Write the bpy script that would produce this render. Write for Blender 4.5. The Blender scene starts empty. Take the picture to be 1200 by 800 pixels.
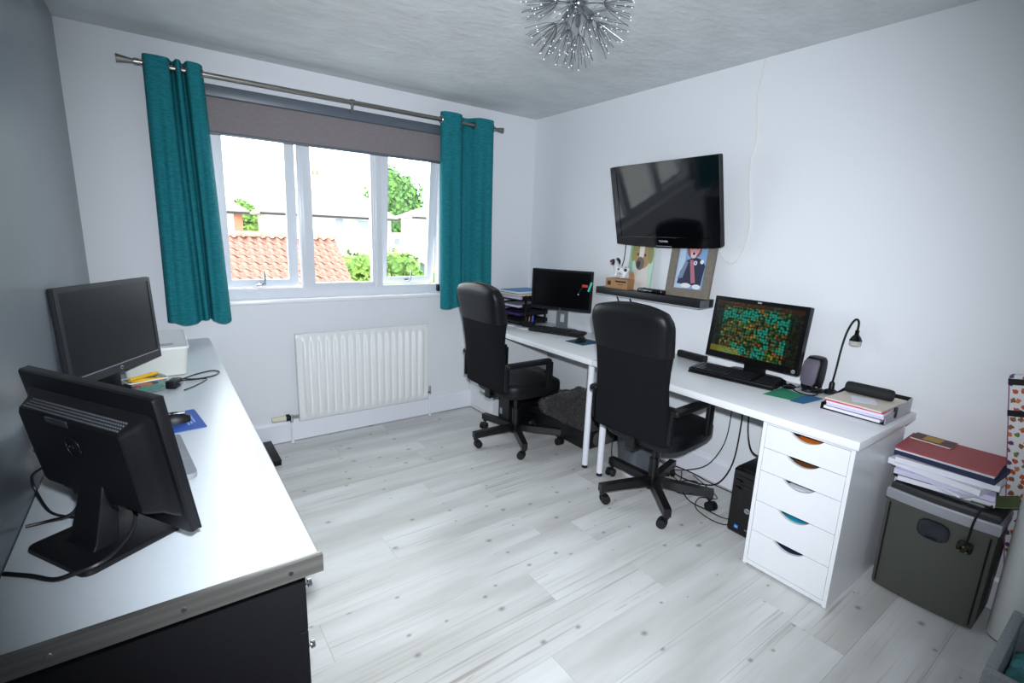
import bpy, bmesh, math, random
from mathutils import Vector, Matrix, noise
random.seed(7)
PI = math.pi
SC = bpy.context.scene
COL = SC.collection

# ------------------------------------------------------------------ room size
W, D, H = 3.0415, 3.4937, 2.4471      # right wall x, window wall y, ceiling z
YB = -0.75                            # back wall

# ------------------------------------------------------------------ camera
def make_camera():
    cd = bpy.data.cameras.new('camera'); co = bpy.data.objects.new('camera', cd); COL.objects.link(co)
    yaw, pitch, roll, f = -0.6308, -0.2098, 0.0369, 572.63
    fwd = Vector((-math.sin(yaw)*math.cos(pitch), math.cos(yaw)*math.cos(pitch), math.sin(pitch)))
    right = Vector((math.cos(yaw), math.sin(yaw), 0)); up = right.cross(fwd)
    r2 = right*math.cos(roll)+up*math.sin(roll); u2 = -right*math.sin(roll)+up*math.cos(roll)
    m = Matrix(((r2.x, u2.x, -fwd.x, 0.302), (r2.y, u2.y, -fwd.y, -0.0243), (r2.z, u2.z, -fwd.z, 1.4651), (0, 0, 0, 1)))
    co.matrix_world = m
    cd.sensor_width = 36; cd.lens = f/1200*36; cd.clip_start = 0.02; cd.clip_end = 300
    SC.camera = co
make_camera()

# ------------------------------------------------------------------ world, exposure
SC.view_settings.view_transform = 'Standard'; SC.view_settings.look = 'None'
SC.view_settings.gamma = 1; SC.view_settings.use_curve_mapping = False
SC.view_settings.exposure = 1.5
def make_world():
    w = bpy.data.worlds.new('overcast_sky'); SC.world = w; w.use_nodes = True
    nt = w.node_tree; nt.nodes.clear()
    out = nt.nodes.new('ShaderNodeOutputWorld'); bg = nt.nodes.new('ShaderNodeBackground')
    tc = nt.nodes.new('ShaderNodeTexCoord'); no = nt.nodes.new('ShaderNodeTexNoise'); cr = nt.nodes.new('ShaderNodeValToRGB')
    no.inputs['Scale'].default_value = 2.0; no.inputs['Detail'].default_value = 5
    cr.color_ramp.elements[0].position = 0.3; cr.color_ramp.elements[0].color = (0.88, 0.95, 1.03, 1)
    cr.color_ramp.elements[1].position = 0.7; cr.color_ramp.elements[1].color = (0.98, 1.0, 1.02, 1)
    nt.links.new(tc.outputs['Generated'], no.inputs['Vector']); nt.links.new(no.outputs['Fac'], cr.inputs['Fac'])
    nt.links.new(cr.outputs['Color'], bg.inputs['Color']); bg.inputs['Strength'].default_value = 2.6
    nt.links.new(bg.outputs['Background'], out.inputs['Surface'])
make_world()
SC.cycles.max_bounces = 10; SC.cycles.diffuse_bounces = 6; SC.cycles.transparent_max_bounces = 12
SC.cycles.sample_clamp_indirect = 6; SC.cycles.caustics_reflective = False; SC.cycles.caustics_refractive = False

def portal(loc, rot, sx, sy):          # only guides sampling of the sky through a window opening
    ld = bpy.data.lights.new('window_portal', 'AREA'); ld.shape = 'RECTANGLE'; ld.size = sx; ld.size_y = sy
    ld.cycles.is_portal = True
    o = bpy.data.objects.new('window_portal', ld); COL.objects.link(o); o.location = loc; o.rotation_euler = rot
WX0, WX1, WZ0, WZ1 = 0.57, 2.20, 1.008, 2.255          # window opening
portal(((WX0+WX1)/2, D+0.2, (WZ0+WZ1)/2), (-PI/2, 0, 0), WX1-WX0, WZ1-WZ0)
def camera_flash():                    # the photograph was taken with the camera's own flash (see the shadows under the desks)
    ld = bpy.data.lights.new('camera_flash', 'SPOT'); ld.energy = 104; ld.color = (.89, .955, 1.04); ld.spot_size = math.radians(110); ld.spot_blend = .75; ld.shadow_soft_size = .03
    o = bpy.data.objects.new('camera_flash', ld); COL.objects.link(o)
    m = SC.camera.matrix_world.copy(); o.matrix_world = m @ Matrix.Translation((.03, .12, -.02)) @ Matrix.Rotation(math.radians(-1), 4, 'X')
camera_flash()

# ------------------------------------------------------------------ materials
def lin(c):
    if isinstance(c, str):
        c = [int(c[i:i+2], 16)/255 for i in (0, 2, 4)]
        c = [x/12.92 if x <= .04045 else ((x+.055)/1.055)**2.4 for x in c]
    return (c[0], c[1], c[2], 1)
MATS = {}
def mat(name, col, rough=.5, metal=0., vary=None, bump=None, coat=0., spec=.5, emit=None, trans=0., col2=None, stretch=(1, 1, 1), sheen=0.):
    """Principled; vary=(scale, amount) mixes col2 (or a darker col) by noise; bump=(scale, strength)"""
    if name in MATS: return MATS[name]
    m = bpy.data.materials.new(name); m.use_nodes = True; nt = m.node_tree; b = nt.nodes['Principled BSDF']
    c = lin(col); b.inputs['Base Color'].default_value = c; b.inputs['Roughness'].default_value = rough
    b.inputs['Metallic'].default_value = metal; b.inputs['Specular IOR Level'].default_value = spec
    b.inputs['Coat Weight'].default_value = coat; b.inputs['Transmission Weight'].default_value = trans
    b.inputs['Sheen Weight'].default_value = sheen
    if emit: b.inputs['Emission Color'].default_value = c; b.inputs['Emission Strength'].default_value = emit
    if vary or bump:
        tc = nt.nodes.new('ShaderNodeTexCoord'); mp = nt.nodes.new('ShaderNodeMapping'); mp.inputs['Scale'].default_value = stretch
        nt.links.new(tc.outputs['Object'], mp.inputs['Vector'])
        if vary:
            n = nt.nodes.new('ShaderNodeTexNoise'); n.inputs['Scale'].default_value = vary[0]; n.inputs['Detail'].default_value = 5
            nt.links.new(mp.outputs['Vector'], n.inputs['Vector'])
            cr = nt.nodes.new('ShaderNodeValToRGB'); e = cr.color_ramp.elements
            c2 = lin(col2) if col2 else tuple(x*(1-vary[1]) for x in c[:3])+(1,)
            e[0].position = .35; e[0].color = c2; e[1].position = .65; e[1].color = c
            nt.links.new(n.outputs['Fac'], cr.inputs['Fac']); nt.links.new(cr.outputs['Color'], b.inputs['Base Color'])
        if bump:
            n2 = nt.nodes.new('ShaderNodeTexNoise'); n2.inputs['Scale'].default_value = bump[0]; n2.inputs['Detail'].default_value = 4
            nt.links.new(mp.outputs['Vector'], n2.inputs['Vector'])
            bp = nt.nodes.new('ShaderNodeBump'); bp.inputs['Strength'].default_value = bump[1]; bp.inputs['Distance'].default_value = .01
            nt.links.new(n2.outputs['Fac'], bp.inputs['Height']); nt.links.new(bp.outputs['Normal'], b.inputs['Normal'])
    MATS[name] = m
    return m
def glass_mat(name, tint=(.97, .985, .98), gloss=.06):
    m = bpy.data.materials.new(name); m.use_nodes = True; nt = m.node_tree; nt.nodes.clear()
    out = nt.nodes.new('ShaderNodeOutputMaterial'); t = nt.nodes.new('ShaderNodeBsdfTransparent'); g = nt.nodes.new('ShaderNodeBsdfGlossy')
    mx = nt.nodes.new('ShaderNodeMixShader'); t.inputs['Color'].default_value = (*tint, 1); g.inputs['Roughness'].default_value = .02
    mx.inputs['Fac'].default_value = gloss
    nt.links.new(t.outputs[0], mx.inputs[1]); nt.links.new(g.outputs[0], mx.inputs[2]); nt.links.new(mx.outputs[0], out.inputs['Surface'])
    MATS[name] = m; return m
def plank_mat():
    m = bpy.data.materials.new('whitewashed_plank'); m.use_nodes = True; nt = m.node_tree; b = nt.nodes['Principled BSDF']; L = nt.links
    N = nt.nodes.new
    tc = N('ShaderNodeTexCoord'); oi = N('ShaderNodeObjectInfo'); mul = N('ShaderNodeMath'); mul.operation = 'MULTIPLY'; mul.inputs[1].default_value = 37.
    L.new(oi.outputs['Random'], mul.inputs[0])
    cmb = N('ShaderNodeCombineXYZ'); L.new(mul.outputs[0], cmb.inputs['X']); L.new(mul.outputs[0], cmb.inputs['Z'])
    add = N('ShaderNodeVectorMath'); add.operation = 'ADD'; L.new(tc.outputs['Object'], add.inputs[0]); L.new(cmb.outputs[0], add.inputs[1])
    def nz(sc, stretch, det):
        mp = N('ShaderNodeMapping'); mp.inputs['Scale'].default_value = stretch; L.new(add.outputs[0], mp.inputs['Vector'])
        n = N('ShaderNodeTexNoise'); n.inputs['Scale'].default_value = sc; n.inputs['Detail'].default_value = det; L.new(mp.outputs[0], n.inputs['Vector']); return n
    def ramp(src, p0, c0, p1, c1):
        r = N('ShaderNodeValToRGB'); e = r.color_ramp.elements; e[0].position = p0; e[0].color = c0; e[1].position = p1; e[1].color = c1; L.new(src, r.inputs['Fac']); return r
    def mix(fac, a, bb, mode='MIX'):
        x = N('ShaderNodeMix'); x.data_type = 'RGBA'; x.blend_type = mode
        if isinstance(fac, float): x.inputs['Factor'].default_value = fac
        else: L.new(fac, x.inputs['Factor'])
        for s, v in ((x.inputs['A'], a), (x.inputs['B'], bb)):
            if isinstance(v, tuple): s.default_value = v
            else: L.new(v, s)
        return x.outputs['Result']
    base = ramp(nz(2.2, (.5, 3, 1), 4).outputs['Fac'], .35, lin('bebdb8'), .65, lin('d9dad8'))
    gr = ramp(nz(5.0, (.35, 16, 1), 6).outputs['Fac'],  .54, (0, 0, 0, 1), .76, (1, 1, 1, 1))
    gate = ramp(nz(1.4, (.6, 4, 1), 3).outputs['Fac'], .40, (0, 0, 0, 1), .62, (1, 1, 1, 1))
    gm = mix(1.0, gr.outputs['Color'], gate.outputs['Color'], 'MULTIPLY')
    col = mix(gm, base.outputs['Color'], lin('9f988f'))
    fl = ramp(nz(60., (.12, 1.0, 1), 3).outputs['Fac'], .70, (0, 0, 0, 1), .74, (1, 1, 1, 1))
    fm = mix(1.0, fl.outputs['Color'], gate.outputs['Color'], 'MULTIPLY')
    col = mix(fm, col, lin('b5b0a8'))
    mpv = N('ShaderNodeMapping'); mpv.inputs['Scale'].default_value = (5.0, 6.8, .001); L.new(add.outputs[0], mpv.inputs['Vector'])
    vo = N('ShaderNodeTexVoronoi'); vo.voronoi_dimensions = '2D'; vo.inputs['Scale'].default_value = 1.0; L.new(mpv.outputs[0], vo.inputs['Vector'])
    kr = N('ShaderNodeValToRGB'); e = kr.color_ramp.elements; e[0].position = .0; e[0].color = (1, 1, 1, 1); e[1].position = .085; e[1].color = (0, 0, 0, 1)
    sep = N('ShaderNodeSeparateColor'); L.new(vo.outputs['Color'], sep.inputs[0])
    ks = N('ShaderNodeMath'); ks.operation = 'ADD'; ks.inputs[1].default_value = .35; L.new(sep.outputs[1], ks.inputs[0])
    kd = N('ShaderNodeMath'); kd.operation = 'DIVIDE'; L.new(vo.outputs['Distance'], kd.inputs[0]); L.new(ks.outputs[0], kd.inputs[1]); L.new(kd.outputs[0], kr.inputs['Fac'])
    kg = N('ShaderNodeMath'); kg.operation = 'GREATER_THAN'; kg.inputs[1].default_value = .50; L.new(sep.outputs[0], kg.inputs[0])
    km = N('ShaderNodeMath'); km.operation = 'MULTIPLY'; L.new(kr.outputs['Color'], km.inputs[0]); L.new(kg.outputs[0], km.inputs[1])
    km2 = N('ShaderNodeMath'); km2.operation = 'MULTIPLY'; km2.inputs[1].default_value = .85; L.new(km.outputs[0], km2.inputs[0])
    col = mix(km2.outputs[0], col, lin('6f675f'))
    hs = N('ShaderNodeHueSaturation'); mr = N('ShaderNodeMapRange'); mr.inputs['To Min'].default_value = .985; mr.inputs['To Max'].default_value = 1.015
    L.new(oi.outputs['Random'], mr.inputs['Value']); L.new(mr.outputs[0], hs.inputs['Value']); L.new(col, hs.inputs['Color'])
    L.new(hs.outputs[0], b.inputs['Base Color']); b.inputs['Roughness'].default_value = .36
    bp = N('ShaderNodeBump'); bp.inputs['Strength'].default_value = .08; bp.inputs['Distance'].default_value = .004
    L.new(nz(9., (.3, 12, 1), 4).outputs['Fac'], bp.inputs['Height']); L.new(bp.outputs[0], b.inputs['Normal'])
    return m

white_wall = mat('white_emulsion', 'e3e5e8', .6, bump=(60, .03), spec=.3)
grey_wall = mat('grey_satin_paint', '747c83', .30, vary=(3, .05), bump=(40, .04))
ceil_m = mat('textured_white_ceiling', 'd8dbdc', .85, vary=(4, .10), bump=(16, .7), spec=.2, stretch=(1, 1.6, 1))
gloss_white = mat('white_gloss_paint', 'e8e9f0', .3)
upvc = mat('white_upvc', 'dbdfe5', .28)
sill_m = mat('white_sill', 'f0f1f4', .25)
glass = glass_mat('window_glass')
clear_plastic = glass_mat('clear_plastic', (.90, .94, .95), .12)
teal = mat('teal_curtain', '23808a', .85, vary=(75, .32), bump=(300, .3), spec=.15, stretch=(.45, .45, 2.6))
blind_m = mat('grey_blind_fabric', '857d7e', .8, vary=(180, .12), bump=(300, .15), stretch=(.15, 1, 1))
blind_c = mat('grey_blind_cassette', '59626c', .4)
nickel = mat('brushed_nickel', '9a958f', .28, 1.)
chrome = mat('chrome', 'c9ccd0', .12, 1.)
alu = mat('aluminium_trim', '98948f', .34, .8, vary=(90, .25), stretch=(.03, 1, 1))
rad_m = mat('cream_radiator_enamel', 'ebebea', .35)
cream_plastic = mat('cream_plastic', 'dcd6c0', .4)
white_plastic = mat('white_plastic', 'e6e7e8', .4)
lam_white = mat('white_laminate', 'e9eaec', .32, vary=(30, .015))
lam_blue = mat('white_worktop_laminate', 'c8cfd4', .30, vary=(50, .03))
black_lam = mat('black_laminate', '161518', .6, vary=(120, .15), spec=.2)
black_pl = mat('black_plastic', '0f0f12', .45, bump=(300, .03), spec=.32)
black_fine = mat('black_textured_plastic', '0c0c0f', .40, bump=(900, .2), spec=.3)
black_gloss = mat('black_gloss', '08080a', .08)
screen_off = mat('matt_dark_screen', '191b1d', .32)
screen_blk = mat('black_screen', '050507', .22)
tv_screen = mat('television_glass', '06070a', .06)
leather = mat('black_leather', '0d0e11', .42, bump=(160, .15), spec=.32)
fabric_b = mat('black_fabric', '121318', .95, vary=(240, .25), bump=(500, .3), spec=.2)
metal_b = mat('black_metal', '0f0f11', .33, spec=.5)
rubber = mat('black_rubber', '0c0c0e', .6)
cable_m = mat('black_cable', '101013', .45)
cable_w = mat('white_cable', 'dedbd5', .5)
fur_m = mat('charcoal_fur', '35312f', .95, vary=(30, .45), bump=(90, .6), sheen=.3)
bin_m = mat('grey_plastic_bin', '6a7076', .35, .25, vary=(14, .18))
card = mat('brown_cardboard', 'a98057', .8, vary=(50, .1))
dark_print = mat('dark_print', '2a221c', .7)
wood_frame = mat('grey_wood_frame', '7f766b', .7, vary=(30, .25), stretch=(8, 8, 1))
shred_m = mat('dark_grey_green_plastic', '4a4c46', .45, bump=(400, .06))
silver_pl = mat('silver_plastic', 'a5a6ad', .38, .3)
dsilver = mat('dark_silver_plastic', '6a6471', .45, .1)
paper = mat('white_paper', 'e6e6ee', .8, vary=(20, .04))
paper_l = mat('lilac_paper', 'cfcbe2', .8)
pink_p = mat('pink_card', 'd8335f', .7)
cream_p = mat('cream_card', 'd9cfc2', .8, vary=(10, .05))
red_p = mat('red_folder', 'a5474a', .55, vary=(60, .08))
navy_p = mat('navy_card', '1d2748', .6)
purple_p = mat('purple_card', '3d2d66', .6)
green_p = mat('green_card', '5d6b45', .7)
gold_p = mat('gold_print', 'b48a3a', .6)
brown_p = mat('brown_print', '5b3a36', .6)
blue_mat = mat('blue_mouse_mat', '2c55a8', .6, vary=(12, .18))
green_mat = mat('green_card_mat', '2f8a68', .6)
teal_mat = mat('blue_card_mat', '1f6590', .6)
silver = mat('silver_laptop_shell', 'a2a6ab', .35, .5)
teal_cloth = mat('teal_cloth', '6fbcc0', .9, vary=(20, .2), bump=(200, .3))
grey_felt = mat('grey_felt', '8d9194', .9, vary=(120, .2), bump=(260, .3))
cyan_pl = mat('turquoise_plastic', '2fc4b2', .35)
red_pl = mat('red_plastic', 'c23a34', .4)
yellow_pl = mat('yellow_plastic', 'e2b21c', .4)
orange_pl = mat('orange_plastic', 'd9772c', .4)
blue_pl = mat('blue_plastic', '2746b8', .35)
green_pl = mat('green_plastic', '3aa27a', .4)
pink_pl = mat('pink_plastic', 'd96a8a', .45)
inner_teal = mat('turquoise_folder', '1e9ab8', .5)
roll_m = mat('white_roll_paper', 'dcdedb', .5)
led_white = mat('white_ink', 'd8dade', .4)
pm = plank_mat()

# ------------------------------------------------------------------ mesh helpers
class MB:
    def __init__(s): s.v = []; s.f = []; s.m = []
    def add(s, vs, fs, mi=0, M=None):
        o = len(s.v)
        s.v += [tuple(M @ Vector(p)) if M else tuple(p) for p in vs]
        s.f += [tuple(i+o for i in q) for q in fs]; s.m += [mi]*len(fs); return s
    def box(s, c, d, bev=0, M=None, mi=0, seg=2):
        x, y, z = d[0]/2, d[1]/2, d[2]/2
        if not bev:
            vs = [(c[0]+i*x, c[1]+j*y, c[2]+k*z) for i in (-1, 1) for j in (-1, 1) for k in (-1, 1)]
            return s.add(vs, [(0, 1, 3, 2), (4, 6, 7, 5), (0, 4, 5, 1), (2, 3, 7, 6), (0, 2, 6, 4), (1, 5, 7, 3)], mi, M)
        bm = bmesh.new(); bmesh.ops.create_cube(bm, size=1)
        for v in bm.verts: v.co = Vector((v.co.x*d[0], v.co.y*d[1], v.co.z*d[2]))
        bmesh.ops.bevel(bm, geom=bm.edges[:], offset=min(bev, min(d)*.49), segments=seg, profile=.5, affect='EDGES')
        vs = [(v.co.x+c[0], v.co.y+c[1], v.co.z+c[2]) for v in bm.verts]; fs = [tuple(v.index for v in f.verts) for f in bm.faces]; bm.free()
        return s.add(vs, fs, mi, M)
    def b2(s, x0, x1, y0, y1, z0, z1, bev=0, M=None, mi=0):
        return s.box(((x0+x1)/2, (y0+y1)/2, (z0+z1)/2), (x1-x0, y1-y0, z1-z0), bev, M, mi)
    def cyl(s, p0, p1, r0, r1=None, n=16, mi=0, M=None):
        r1 = r0 if r1 is None else r1
        p0 = Vector(p0); p1 = Vector(p1); t = (p1-p0).normalized()
        a = t.orthogonal().normalized(); b = t.cross(a)
        vs = []
        for p, r in ((p0, r0), (p1, r1)):
            vs += [tuple(p+a*r*math.cos(2*PI*i/n)+b*r*math.sin(2*PI*i/n)) for i in range(n)]
        fs = [(i, (i+1) % n, n+(i+1) % n, n+i) for i in range(n)]+[tuple(range(n))[::-1], tuple(range(n, 2*n))]
        return s.add(vs, fs, mi, M)
    def tube(s, pts, r, n=8, mi=0, M=None, smooth=4):
        P = [Vector(p) for p in pts]
        if smooth and len(P) > 2:
            Q = []
            for i in range(len(P)-1):
                a = P[max(i-1, 0)]; b = P[i]; c = P[i+1]; d = P[min(i+2, len(P)-1)]
                for k in range(smooth):
                    t = k/smooth; Q.append(.5*((2*b)+(c-a)*t+(2*a-5*b+4*c-d)*t*t+(3*b-a-3*c+d)*t**3))
            Q.append(P[-1]); P = Q
        T = [(P[min(i+1, len(P)-1)]-P[max(i-1, 0)]).normalized() for i in range(len(P))]
        a = T[0].orthogonal().normalized(); vs = []
        for p, t in zip(P, T):
            a = (a-t*a.dot(t))
            a = a.normalized() if a.length > 1e-6 else t.orthogonal().normalized()
            b = t.cross(a); vs += [tuple(p+a*r*math.cos(2*PI*i/n)+b*r*math.sin(2*PI*i/n)) for i in range(n)]
        fs = []
        for k in range(len(P)-1):
            fs += [(k*n+i, k*n+(i+1) % n, (k+1)*n+(i+1) % n, (k+1)*n+i) for i in range(n)]
        fs += [tuple(range(n))[::-1], tuple(range((len(P)-1)*n, len(P)*n))]
        return s.add(vs, fs, mi, M)
    def loft(s, rings, closed=True, caps=True, mi=0, M=None):
        n = len(rings[0]); vs = [p for r in rings for p in r]; fs = []
        for k in range(len(rings)-1):
            for i in range(n if closed else n-1):
                fs.append((k*n+i, k*n+(i+1) % n, (k+1)*n+(i+1) % n, (k+1)*n+i))
        if caps: fs += [tuple(range(n))[::-1], tuple(range((len(rings)-1)*n, len(rings)*n))]
        return s.add(vs, fs, mi, M)
    def lathe(s, prof, o=(0, 0, 0), n=20, mi=0, M=None):
        return s.loft([[(o[0]+r*math.cos(2*PI*i/n), o[1]+r*math.sin(2*PI*i/n), o[2]+z) for i in range(n)] for r, z in prof], mi=mi, M=M)
    def prism(s, poly, h0, h1, M=None, mi=0):
        n = len(poly); vs = [(x, y, h0) for x, y in poly]+[(x, y, h1) for x, y in poly]
        fs = [(i, (i+1) % n, n+(i+1) % n, n+i) for i in range(n)]+[tuple(range(n))[::-1], tuple(range(n, 2*n))]
        return s.add(vs, fs, mi, M)
    def ball(s, c, r, sc=(1, 1, 1), n=12, mi=0, M=None):
        rings = []
        for k in range(1, n//2+1):
            th = PI*k/(n//2+1)
            rings.append([(c[0]+r*sc[0]*math.sin(th)*math.cos(2*PI*i/n), c[1]+r*sc[1]*math.sin(th)*math.sin(2*PI*i/n), c[2]-r*sc[2]*math.cos(th)) for i in range(n)])
        o = len(rings)*n; vs = [p for q in rings for p in q]+[(c[0], c[1], c[2]-r*sc[2]), (c[0], c[1], c[2]+r*sc[2])]
        fs = [(k*n+i, k*n+(i+1) % n, (k+1)*n+(i+1) % n, (k+1)*n+i) for k in range(len(rings)-1) for i in range(n)]
        fs += [(o, (i+1) % n, i) for i in range(n)]+[(o+1, o-n+i, o-n+(i+1) % n) for i in range(n)]
        return s.add(vs, fs, mi, M)
    def ring(s, x0, x1, z0, z1, t, y0, y1, M=None, mi=0):      # a rectangular frame, one connected piece, thickness t (or 4 widths l r b t)
        l, r, b, tp = (t, t, t, t) if not isinstance(t, tuple) else t
        O = [(x0, z0), (x1, z0), (x1, z1), (x0, z1)]; I = [(x0+l, z0+b), (x1-r, z0+b), (x1-r, z1-tp), (x0+l, z1-tp)]
        vs = [(x, y0, z) for x, z in O]+[(x, y0, z) for x, z in I]+[(x, y1, z) for x, z in O]+[(x, y1, z) for x, z in I]
        fs = []
        for i in range(4):
            j = (i+1) % 4
            fs += [(i, j, 4+j, 4+i), (8+j, 8+i, 12+i, 12+j), (j, i, 8+i, 8+j), (4+i, 4+j, 12+j, 12+i)]
        return s.add(vs, fs, mi, M)
def rrect(w, h, r, n=4, c=(0, 0)):
    r = min(r, w/2*.999, h/2*.999); out = []
    for cx, cy, a0 in ((w/2-r, h/2-r, 0), (-w/2+r, h/2-r, 90), (-w/2+r, -h/2+r, 180), (w/2-r, -h/2+r, 270)):
        for k in range(n+1):
            a = math.radians(a0+90*k/n); out.append((c[0]+cx+r*math.cos(a), c[1]+cy+r*math.sin(a)))
    return out
def obj(name, mb, m, parent=None, smooth=True, ang=35, kind=None, label=None, loc=None):
    me = bpy.data.meshes.new(name); me.from_pydata(mb.v, [], mb.f)
    for mm in (m if isinstance(m, (list, tuple)) else [m]): me.materials.append(mm)
    if isinstance(m, (list, tuple)): me.polygons.foreach_set('material_index', mb.m)
    bm = bmesh.new(); bm.from_mesh(me); bmesh.ops.recalc_face_normals(bm, faces=bm.faces[:]); bm.to_mesh(me); bm.free()
    if smooth:
        me.polygons.foreach_set('use_smooth', [True]*len(me.polygons)); me.set_sharp_from_angle(angle=math.radians(ang))
    me.update()
    o = bpy.data.objects.new(name, me); COL.objects.link(o)
    if parent: o.parent = parent
    if loc: o.location = loc
    if kind: o['kind'] = kind
    if label: o['label'] = label
    return o
def tag(o, label, cat, group=None):
    o['label'] = label; o['category'] = cat
    if group: o['group'] = group
    return o
def thing(name, label, cat, loc=(0, 0, 0), rz=0, group=None):
    o = bpy.data.objects.new(name, None); COL.objects.link(o); o.empty_display_size = .05
    o.location = loc; o.rotation_euler = (0, 0, math.radians(rz)); return tag(o, label, cat, group)
def dup(o, parent=None):
    c = o.copy(); COL.objects.link(c)
    if parent: c.parent = parent
    for ch in list(o.children): dup(ch, c)
    return c
def text_mesh(name, body, size, m, parent, M, depth=.0006):
    cu = bpy.data.curves.new(name, 'FONT'); cu.body = body; cu.size = size; cu.align_x = 'CENTER'; cu.align_y = 'CENTER'; cu.extrude = depth
    t = bpy.data.objects.new(name, cu); COL.objects.link(t); bpy.context.view_layer.update()
    me = bpy.data.meshes.new_from_object(t.evaluated_get(bpy.context.evaluated_depsgraph_get())); bpy.data.objects.remove(t)
    me.transform(M); me.materials.clear(); me.materials.append(m)
    o = bpy.data.objects.new(name, me); COL.objects.link(o); o.parent = parent; return o
def T(x, y, z): return Matrix.Translation((x, y, z))
def RX(a): return Matrix.Rotation(math.radians(a), 4, 'X')
def RY(a): return Matrix.Rotation(math.radians(a), 4, 'Y')
def RZ(a): return Matrix.Rotation(math.radians(a), 4, 'Z')
#PART2
# ================================================================== SETTING
def build_floor():
    fl = obj('floor', MB().b2(-.1, W+.1, YB-.1, D+.12, -.06, -.004), mat('floor_underlay', 'd0d0cd', .8), kind='structure', smooth=False)
    rnd = random.Random(3); y = 1.465-.2*13; row = 0; cache = {}
    while y < D:
        y0, y1 = max(y, YB), min(y+.2, D); x = -rnd.uniform(0.02, 1.25)
        while x < W:
            x0, x1 = max(x, 0), min(x+1.285, W)
            if x1-x0 > .01 and y1-y0 > .02:
                key = (round(x1-x0, 3), round(y1-y0, 3))
                if key not in cache:
                    w, h = (x1-x0)/2, (y1-y0)/2; g = .0004
                    vs = []
                    for (z, i) in ((-.006, 0.0004), (-.0012, .0004), (0, g)):
                        vs += [(-w+i, -h+i, z), (w-i, -h+i, z), (w-i, h-i, z), (-w+i, h-i, z)]
                    fs = [(8, 9, 10, 11)]
                    for k in (0, 4):
                        fs += [(k+i, k+(i+1) % 4, k+4+(i+1) % 4, k+4+i) for i in range(4)]
                    cache[key] = obj('plank', MB().add(vs, fs), pm, fl, smooth=False); o = cache[key]
                else:
                    o = bpy.data.objects.new('plank', cache[key].data); COL.objects.link(o); o.parent = fl
                o.location = ((x0+x1)/2, (y0+y1)/2, 0)
            x += 1.285
        y += .2; row += 1
build_floor()
obj('wall_left', MB().b2(-.1, 0, YB, D, 0, H), grey_wall, kind='structure', smooth=False)
obj('wall_right', MB().b2(W, W+.1, YB, D, 0, H), white_wall, kind='structure', smooth=False)
obj('wall_far', MB().ring(-.1, W+.1, 0, H, (WX0+.1, W+.1-WX1, WZ0-.02, H-WZ1), D, D+.13), white_wall, kind='structure', smooth=False)
obj('wall_back', MB().b2(-.1, W+.1, YB-.12, YB, 0, H), white_wall, kind='structure', smooth=False)
obj('ceiling', MB().b2(-.1, W+.1, YB-.12, D+.13, H, H+.1), ceil_m, kind='structure', smooth=False)
def skirting(name, x0, x1, y0, y1, side):
    h = .155; t = .018
    prof = [(0, .006), (t, .006), (t, h-.02), (t*.6, h-.006), (t*.5, h), (0, h)]
    if side == 'far': rings = [[(x, y1-d, z) for d, z in prof] for x in (x0, x1)]
    elif side == 'right': rings = [[(x1-d, y, z) for d, z in prof] for y in (y0, y1)]
    else: rings = [[(x0+d, y, z) for d, z in prof] for y in (y0, y1)]
    obj(name, MB().loft(rings), gloss_white, kind='structure', smooth=False)
skirting('baseboard_far', 0.001, W-.001, 0, D-.0005, 'far')
skirting('baseboard_right', 0, W-.0005, YB+.001, D-.019, 'right')
skirting('baseboard_left', .0005, 0, YB+.001, D-.019, 'left')

# ---- main window: fixed middle light, two top-hung sashes pushed open at the bottom
def casement_handle(parent, M):
    m = MB()
    m.box((0, -.004, 0), (.05, .008, .018), .003, M=M)
    m.cyl((0, -.004, 0), (0, -.03, 0), .008, n=10, M=M)
    m.tube([(0, -.028, 0), (.012, -.036, .02), (.016, -.04, .055), (.014, -.036, .085)], .0065, 8, M=M)
    m.tube([(0, -.03, 0), (-.02, -.034, -.004), (-.036, -.03, -.006)], .005, 8, M=M)
    obj('sash_handle', m, chrome, parent)
def sash(root, x0, x1, z0, z1, y, open_deg, handle):
    piv = T((x0+x1)/2, y, z1) @ RX(open_deg)       # hinge along the top edge, bottom swings out
    w = x1-x0; h = z1-z0
    def prof(m):
        m.ring(-w/2, w/2, -h, 0, (.057, .057, .046, .057), -.018, .022, M=piv)
        m.ring(-w/2+.05, w/2-.05, -h+.04, -.05, (.012, .012, .012, .012), -.024, -.012, M=piv)
        return m
    s = obj('sash', prof(MB()), upvc, root, smooth=False)
    obj('pane', MB().box((0, .002, -h/2), (w-.10, .006, h-.09), M=piv), glass, s, smooth=False)
    if handle: casement_handle(s, piv @ T(0, -.02, -h+.024))
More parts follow.
